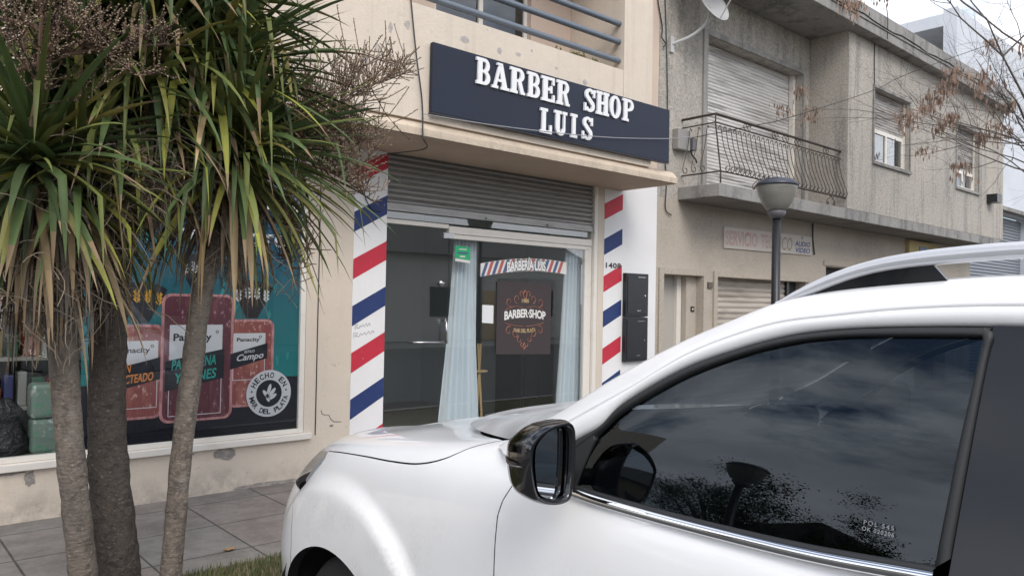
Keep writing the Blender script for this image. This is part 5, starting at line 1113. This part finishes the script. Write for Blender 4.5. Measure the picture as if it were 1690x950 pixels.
ul2 = clip(clip(cells(8.0, 14, .2, 4.2, 7.9, .2), lambda u, v, P: P[1]-1.9), lambda u, v, P: v-hoodv(u)-.05); panel('bonnet_gap_blocker', clip(ul2, lambda u, v, P: P[1]-cowl(P)-.0), UNDER, inset=.025)  # same black underlayer, added beneath the bonnet to keep its gaps dark
q = MB()
for sg in (1, -1):
    X = lambda x: x if sg > 0 else 2*XC-x
    q.box(min(X(1.60), X(3.29)), max(X(1.60), X(3.29)), -2.0, 1.75, .05, .12) if sg > 0 else None
    for cy in (WY, -1.15):
        rows = [[(X(x), cy+(ARCH+.035)*math.cos(a), WZ+(ARCH+.035)*.97*math.sin(a)) for x in (1.51, 1.9)] for a in [math.pi*k/24 for k in range(-3, 28)]]; q.grid(rows)
        q.poly([(X(1.9), cy+.55*math.cos(2*math.pi*k/20), WZ+.55*math.sin(2*math.pi*k/20)) for k in range(20)])
q.build('wheel_well', UNDER, car)
# arch lip
q = MB()
for sg in (1, -1):
    pts = []
    for k in range(40):
        a = math.radians(-8+196*k/39); y, z = WY+(ARCH-.002)*math.cos(a), WZ+(ARCH-.002)*.965*math.sin(a)
        best = 1.49+max(0, y-2.75)**2*.35; pts.append((y, z, best))
    def xat(y, z):
        # surface lateral position by search on the net
        b_ = min(((abs(P[1]-y)+abs(P[2]-z)), P[0]) for P in LIP); return b_[1]
    if sg > 0: LIP = [SP(u*.05, v*.09) for u in range(170, 250) for v in range(0, 40)]; xs = [xat(y, z) for y, z, _ in pts]; xs = [sum(xs[max(0, i-2):i+3])/len(xs[max(0, i-2):i+3]) for i in range(len(xs))]
    rows = [[((x+o) if sg > 0 else 2*XC-(x+o), y-(i_)*0, z) for o, i_ in ((.003, 0), (.045, 1))] for (y, z, _), x in zip(pts, xs)]; q = MB(); q.grid(rows); q.build('arch_lip', RUB, car, smooth=True)

def wheel(x, y, sg):
    P = lambda r, o: (r, x+sg*o)
    prof = [(.23, .02), (.25, -.005), (.30, -.012), (.36, -.0), (.385, .03), (.388, .11), (.385, .19), (.36, .22), (.23, .21)]; q = MB(); n = 40; rows = []
    for r_, o in prof: rows.append([(x+sg*o, y+r_*math.cos(2*math.pi*k/n), WZ+.055+r_*math.sin(2*math.pi*k/n)) for k in range(n+1)])
    q.grid(rows); w = q.build('wheel', mat('tyre_rubber', (.02, .02, .02), .8, bumps=[(60, .4, .01)]), car, smooth=True)
    q = MB(); rows = []
    for r_, o in ((.232, .02), (.225, .05), (.20, .09)): rows.append([(x+sg*o, y+r_*math.cos(2*math.pi*k/n), WZ+.055+r_*math.sin(2*math.pi*k/n)) for k in range(n+1)])
    q.grid(rows)
    for k in range(6):
        a = k*math.pi/3; c_, s_ = math.cos(a), math.sin(a); pl = [(x+sg*.03, y+c_*r_-s_*t_, WZ+.055+s_*r_+c_*t_) for r_, t_ in ((.03, -.03), (.225, -.022), (.225, .022), (.03, .03))]; q.poly(pl)
    q.build('rim', mat('alloy_grey', (.30, .30, .31), .3, .9), w)
for sg, x in ((1, 1.56), (-1, 2*XC-1.56)):
    for y in (WY, -1.15): wheel(x, y, sg)
q = MB(); q.grid([[(1.60, -2.0, z), (2*XC-1.60, -2.0, z)] for z in (.10, .5, .9, 1.13)]); q.build('tailgate', PAINT, car); q = MB(); q.poly([(1.6, -2, 1.10), (3.3, -2, 1.10), (3.3, -.7, 1.10), (1.6, -.7, 1.10)]); q.build('load_bed', RUB, car)
# ---- glasshouse ----
ip = lambda y, z, o=0.0: (1.53+.30*(z-1.135)+o, y, z)
def mir(p): return (2*XC-p[0], p[1], p[2])
def strip(name, cols, m, n=60, par=car, split=True, label=None, nc=None):
    res = []
    A = [cr(c, n) for c in cols]
    if nc: A = [list(r) for r in zip(*[cr([a[i] for a in A], nc) for i in range(n)])]
    for sg in (1, -1):
        q = MB(); q.grid([[p if sg > 0 else mir(p) for p in a] for a in A]); 
        if sg < 0: q.f = [f[::-1] for f in q.f]
        res.append(q.build(name, m, par, smooth=True, label=label))
    return res
gt = [ip(*p) for p in ((1.426, 1.283), (1.40, 1.312), (1.348, 1.360), (1.195, 1.455), (1.05, 1.520), (.915, 1.562), (.791, 1.583), (.652, 1.591), (.517, 1.596))]
gbm = [ip(*p) for p in ((1.462, 1.150), (1.42, 1.150), (1.36, 1.152), (1.21, 1.150), (1.06, 1.149), (.92, 1.150), (.80, 1.152), (.68, 1.16), (.556, 1.172))]
fo = [ip(*p, .004) for p in ((1.60, 1.185), (1.507, 1.263), (1.42, 1.318), (1.357, 1.385), (1.201, 1.482), (1.054, 1.542), (.919, 1.583), (.793, 1.603), (.643, 1.614), (.50, 1.619))]
sh_ = [ip(*p, -.008) for p in ((1.75, 1.185), (1.64, 1.245), (1.528, 1.316), (1.336, 1.429), (1.248, 1.485), (1.165, 1.532), (1.071, 1.572), (.949, 1.611), (.811, 1.632), (.658, 1.650), (.45, 1.660), (.0, 1.662), (-.6, 1.64))]
fo_long = fo[:-1]+[ip(.45, 1.620, .004), ip(.0, 1.622, .004), ip(-.6, 1.60, .004)]
# glass pane
A, B_ = cr(gt, 50), cr(gbm, 50)
for sg, pr_ in ((1, drs[0]), (-1, drs[1])):
    q = MB(); rows = []
    for j in range(13):
        t = j/12; rows.append([(a[0]+(b_[0]-a[0])*t-.008*4*t*(1-t)+.006, a[1]+(b_[1]-a[1])*t, a[2]+(b_[2]-a[2])*t) for a, b_ in zip(A, B_)])
    q.grid([[p if sg > 0 else mir(p) for p in r_] for r_ in rows]); q.build('side_window', CARG, pr_, smooth=True)
    # rubber frame: top run
    fo_r, gt_r = cr(fo, 60), cr([gt[0]]+gt, 60)
    q = MB(); cols = []
    for t, o in ((0, .006), (.12, -.010), (.6, -.012), (.85, -.004), (1, .012)): cols.append([(a[0]+(b_[0]-a[0])*t+o, a[1]+(b_[1]-a[1])*t, a[2]+(b_[2]-a[2])*t) for a, b_ in zip(fo_r, gt_r)])
    q.grid([[p if sg > 0 else mir(p) for p in r_] for r_ in cols])
    # rear upright of the frame
    rr = [(.528, 1.197), (.515, 1.40), (.503, 1.56), (.497, 1.604), (.512, 1.619)]; gl = [(.556, 1.172), (.539, 1.39), (.522, 1.54), (.517, 1.580), (.517, 1.597)]
    rr, gl = [ip(*p) for p in rr], [ip(*p) for p in gl]; RR, GL = cr(rr, 20), cr(gl, 20); cols = []
    for t, o in ((0, .006), (.1, -.012), (.7, -.012), (.9, -.002), (1, .012)): cols.append([(a[0]+(b_[0]-a[0])*t+o, a[1]+(b_[1]-a[1])*t, a[2]+(b_[2]-a[2])*t) for a, b_ in zip(RR, GL)])
    q.grid([[p if sg > 0 else mir(p) for p in r_] for r_ in cols]); q.build('window_rubber', RUB, pr_, smooth=True)
    # sail panel under the mirror
    q = MB(); q.prismx([(1.66, 1.155), (1.615, 1.20), (1.53, 1.250), (1.455, 1.287), (1.432, 1.292), (1.424, 1.280), (1.462, 1.145), (1.50, 1.135), (1.62, 1.132)], 1.522, 1.56)
    q.v = [(v[0]+.30*(v[2]-1.135) if v[0] < 1.55 else v[0]+.05, v[1], v[2]) for v in q.v]
    if sg < 0: q.v = [mir(v) for v in q.v]
    q.build('sail_panel', RUB, pr_, bevel=.003)
    # chrome waist strip
    q = MB(); pth = cr([(1.60, 1.148), (1.50, 1.138), (1.35, 1.130), (1.1, 1.130), (.8, 1.138), (.55, 1.158)], 30); rows = []
    for i, (y, z) in enumerate(pth):
        w = .004+.009*min(1, i/7); rows.append([(1.53+o_, y, z+k_) for o_, k_ in ((.012, w+.004), (-.006, w), (-.013, w*.2), (-.010, -w*.8), (.012, -w-.003))])
    q.grid([[p if sg > 0 else mir(p) for p in r_] for r_ in rows]); q.build('chrome_strip', CHROME, pr_, smooth=True)
    q = MB(); rows = [[(1.53+o_, y, z+k_+w2) for o_, k_ in ((.014, .024), (-.006, .021), (-.004, .012), (.006, .010))] for i, (y, z) in enumerate(pth) for w2 in [-.004]]; q.grid([[p if sg > 0 else mir(p) for p in r_] for r_ in rows]); q.build('waist_seal', RUB, pr_, smooth=True)
    # etched plate number in the glass corner
    if sg > 0:
        q = MB(); et = mat('etched_glass_mark', (.26, .27, .29), .6)
        def fg(y0, y1, z0, z1):
            return lambda s, t: (ip(y0+(y1-y0)*s, z0+(z1-z0)*t)[0]-.0035+.0, y0+(y1-y0)*s, z0+(z1-z0)*t)
        text(q, 'POL 545', 0, 0, 1, 1, 0, fn=fg(.690, .632, 1.222, 1.230), bold=.0, space=1.3); text(q, 'OK 020206', 0, 0, 1, 1, 0, fn=fg(.692, .630, 1.210, 1.218), bold=.01, space=1.2); q.build('etched_number', et, pr_)
# white upper door frame, body side above the doors
WHT = []
for sg in (1, -1):
    a_, b_ = cr(sh_, 70), cr(fo_long, 70); cols = []
    for t, o in ((0, .012), (.03, .0), (.25, -.006), (.75, -.004), (.97, .002), (1, .014)): cols.append([(p[0]+(r_[0]-p[0])*t+o, p[1]+(r_[1]-p[1])*t, p[2]+(r_[2]-p[2])*t) for p, r_ in zip(a_, b_)])
    q = MB(); q.grid([[p if sg > 0 else mir(p) for p in r_] for r_ in cols]); q.build('upper_door_frame', PAINT, car, smooth=True)
sky = [(1.60, 1.86, 1.195), (1.615, 1.735, 1.265), (1.629, 1.606, 1.336), (1.651, 1.497, 1.406), (1.664, 1.421, 1.452), (1.684, 1.312, 1.514), (1.698, 1.217, 1.562), (1.713, 1.112, 1.608), (1.727, .986, 1.657), (1.736, .85, 1.685), (1.742, .654, 1.705), (1.745, .469, 1.714), (1.745, .0, 1.716), (1.745, -.6, 1.70)]
rows = []
A_, S_ = cr(sh_, 80), cr(sky, 80); body = []
for p, s in zip(A_, S_):
    d = (s[0]-p[0], s[1]-p[1], s[2]-p[2])
    body.append(cr([(p[0]+.012, p[1], p[2]-.004), (p[0]+.001, p[1], p[2]+.0035), (p[0]+d[0]*.3-.006, p[1]+d[1]*.3, p[2]+d[2]*.42), (p[0]+d[0]*.62-.004, p[1]+d[1]*.62, p[2]+d[2]*.76), (s[0], s[1], s[2]), (s[0]+.05, s[1]-.004, s[2]+.010), (s[0]+.09, s[1]-.008, s[2]+.010)], 16))
for sg in (1, -1):
    q = MB(); q.grid([[p if sg > 0 else mir(p) for p in r_] for r_ in body]); q.build('pillar_and_roof_edge', PAINT, car, smooth=True)
# roof skin
q = MB(); edge = [b_[-1] for b_ in body if b_[-1][1] < 1.0]; rows = []
for e in edge: rows.append([(e[0]+(2*XC-2*e[0])*k/24, e[1]+.05*math.sin(math.pi*k/24)*(e[1] > .5), e[2]+.012*math.sin(math.pi*k/24)) for k in range(25)])
q.grid(rows); q.build('roof', PAINT, car, smooth=True)
# windscreen
edge = [b_[-2] for b_ in body if b_[-2][1] >= .95]; rows = []
for e in edge:
    t = (1.86-e[1])/(1.86-.95); row = []
    e = (e[0], e[1]+.03*(1-t), e[2]-.004*(1-t)); cy_ = e[1]+.05+.70*max(0, 1-(t/.30)**2); cz_ = e[2]-.06+.07*t
    for k in range(33):
        s = abs(1-k/16); w = 1-s**(3.2-1.1*min(1, t*2)); x = XC-(XC-e[0])*(1-k/16)
        row.append((x, e[1]+(cy_-e[1])*w, e[2]+(cz_-e[2])*w))
    rows.append(row)
q = MB(); q.grid(rows); q.build('windscreen', WSG, car, smooth=True)
q = MB(); q.tube([(2.05, 2.48, 1.175), (2.35, 2.40, 1.195), (2.8, 2.2, 1.23)], .008, 5); q.tube([(2.8, 2.42, 1.17), (3.0, 2.2, 1.2)], .008, 5); q.build('wiper', RUB, car)
# pillars B and rear glass side, gloss black
for sg in (1, -1):
    q = MB(); rows = []
    for z in [1.14+(1.621-1.14)*k/8 for k in range(9)]: rows.append([ip(y, z, -.002) for y in (.530-.03*(z-1.14)/.48, .40, .395, .2, -.1, -.45)])
    for r_ in rows: r_[1] = (r_[1][0]-.0, *r_[1][1:]); 
    q.grid([[p if sg > 0 else mir(p) for p in r_] for r_ in rows]); q.build('rear_side_glass', RGL, car, smooth=True)
# roof rails
top = lin([(-1.0, 1.755), (-.4, 1.785), (.0, 1.790), (.471, 1.788), (.573, 1.784), (.689, 1.773), (.783, 1.756), (.851, 1.734), (.924, 1.703), (.988, 1.664)]); bot = lin([(-1.0, 1.715), (.0, 1.757), (.471, 1.754), (.628, 1.745), (.719, 1.737), (.782, 1.726), (.851, 1.703), (.917, 1.677), (.988, 1.650)])
RAILM = mat('silver_rail_paint', (.60, .61, .64), .30, .25, coat=.4)
for sg in (1, -1):
    q = MB(); rows = []; ys = [.992-.01*k for k in range(8)]+[.91-.03*k for k in range(62)]
    for y in ys:
        t_ = sum(top(y+o) for o in (-.05, -.025, 0, .025, .05))/5 if y < .95 else top(y); b_ = sum(bot(y+o) for o in (-.05, -.025, 0, .025, .05))/5 if y < .95 else bot(y); c_ = (t_+b_)/2; h_ = (t_-b_)/2; rows.append([(1.755-.020*math.copysign(abs(math.cos(a))**.7, math.cos(a)), y, c_+h_*math.copysign(abs(math.sin(a))**.8, math.sin(a))) for a in [2*math.pi*k/16 for k in range(17)]])
    q.grid([[p if sg > 0 else mir(p) for p in r_] for r_ in rows]); rl_ = q.build('roof_rail', RAILM, car, smooth=True)
    q = MB(); q.prismx([(-.45, 1.76), (-.38, 1.70), (-.75, 1.69), (-.75, 1.75)], 1.752, 1.764)
    if sg < 0: q.v = [mir(v) for v in q.v]
    q.build('rail_foot', GLB, rl_)
    q = MB(); q.prismx([(.93, 1.668), (.86, 1.700), (.80, 1.722), (.72, 1.739), (.64, 1.748), (.60, 1.70), (.75, 1.68)], 1.752, 1.764)
    if sg < 0: q.v = [mir(v) for v in q.v]
    q.build('rail_foot', GLB, rl_)
# door mirrors
def dmirror(sg):
    out = cr([(1.443, 1.346), (1.371, 1.341), (1.323, 1.329), (1.278, 1.306), (1.264, 1.278), (1.267, 1.23), (1.285, 1.174), (1.318, 1.149), (1.376, 1.135), (1.432, 1.134), (1.462, 1.150), (1.477, 1.219), (1.477, 1.305), (1.466, 1.333), (1.443, 1.346)], 60)[:-1]
    out = [(1.466-(1.477-x)*.775, z) for x, z in out]
    cx = 1.385; cz = 1.24; n = len(out)
    def ring_(k, y, tilt=0.0): return [(cx+(x-cx)*k, y+tilt*(x-cx), cz+(z-cz)*k) for x, z in out]
    def close(r_): return r_+[r_[0]]
    M_ = lambda r_: [p if sg > 0 else mir(p) for p in r_]
    par = MB(); par.grid([M_(close(r_)) for r_ in (ring_(.97, 1.398), ring_(1.0, 1.41), ring_(1.0, 1.43), ring_(.985, 1.445))])
    par.grid([M_(close(r_)) for r_ in (ring_(.97, 1.398), ring_(.90, 1.394), ring_(.86, 1.405), ring_(.84, 1.412))])
    h_ = par.build('door_mirror', GLB, car, smooth=True)
    q = MB(); q.grid([M_(close(r_)) for r_ in (ring_(.985, 1.445), ring_(.97, 1.46), ring_(.93, 1.48), ring_(.82, 1.50), ring_(.55, 1.512), ring_(.05, 1.516))])
    q.build('mirror_cap', SMOKEC, h_, smooth=True)
    q = MB(); g_ = [(cx+(x-cx)*.85+.006, 1.410+.16*(x-cx), cz+(z-cz)*.85) for x, z in out]; q.poly(M_(g_)[::-1] if sg > 0 else M_(g_)); q.build('mirror_glass', mat('mirror_silver', (.62, .65, .68), .0, 1.0), h_)
    q = MB(); q.tube(M_([(1.305, 1.425, 1.238), (1.288, 1.447, 1.240), (1.297, 1.475, 1.246), (1.32, 1.505, 1.25)]), .0035, 6); q.build('turn_signal', mat('signal_lens', (.10, .095, .09), .12, .6), h_, smooth=True)
    q = MB(); q.tube(M_([(1.44, 1.47, 1.20), (1.50, 1.50, 1.18), (1.56, 1.53, 1.17)]), [.035, .03, .03], 10); q.build('mirror_arm', RUB, h_, smooth=True)
dmirror(1); dmirror(-1)
# cabin
TR = mat('cabin_trim', (.05, .05, .055), .8); q = MB(); q.box(1.62, 3.28, 1.25, 1.75, .9, 1.13); q.build('dashboard', TR, car, bevel=.03)
q = MB(); q.box(1.60, 3.30, -1.0, 1.7, .30, .34); q.box(1.62, 3.28, -1.02, -.98, .34, 1.62); q.build('cabin_floor', TR, car)
for x in (1.78, 2.62):
    q = MB(); q.box(x, x+.5, .3, .85, .55, .72); q.build('seat', TR, car, bevel=.04)
    q = MB(); q.prismx([(.36, .70), (.22, .72), (.05, 1.32), (.15, 1.34)], x+.02, x+.48); q.build('seat_back', TR, car, bevel=.03); q = MB(); q.box(x+.13, x+.37, .02, .12, 1.36, 1.54); q.build('head_restraint', TR, car, bevel=.03)
q = MB(); q.tube([(2.02+.18*math.cos(a), 1.10+.07*math.sin(a), 1.10+.17*math.sin(a)) for a in [2*math.pi*k/24 for k in range(25)]], .014, 6, False); q.build('steering_wheel', TR, car)
q = MB(); q.box(2.33, 2.57, 1.12, 1.15, 1.48, 1.54); q.build('rear_view_mirror', TR, car, bevel=.01)
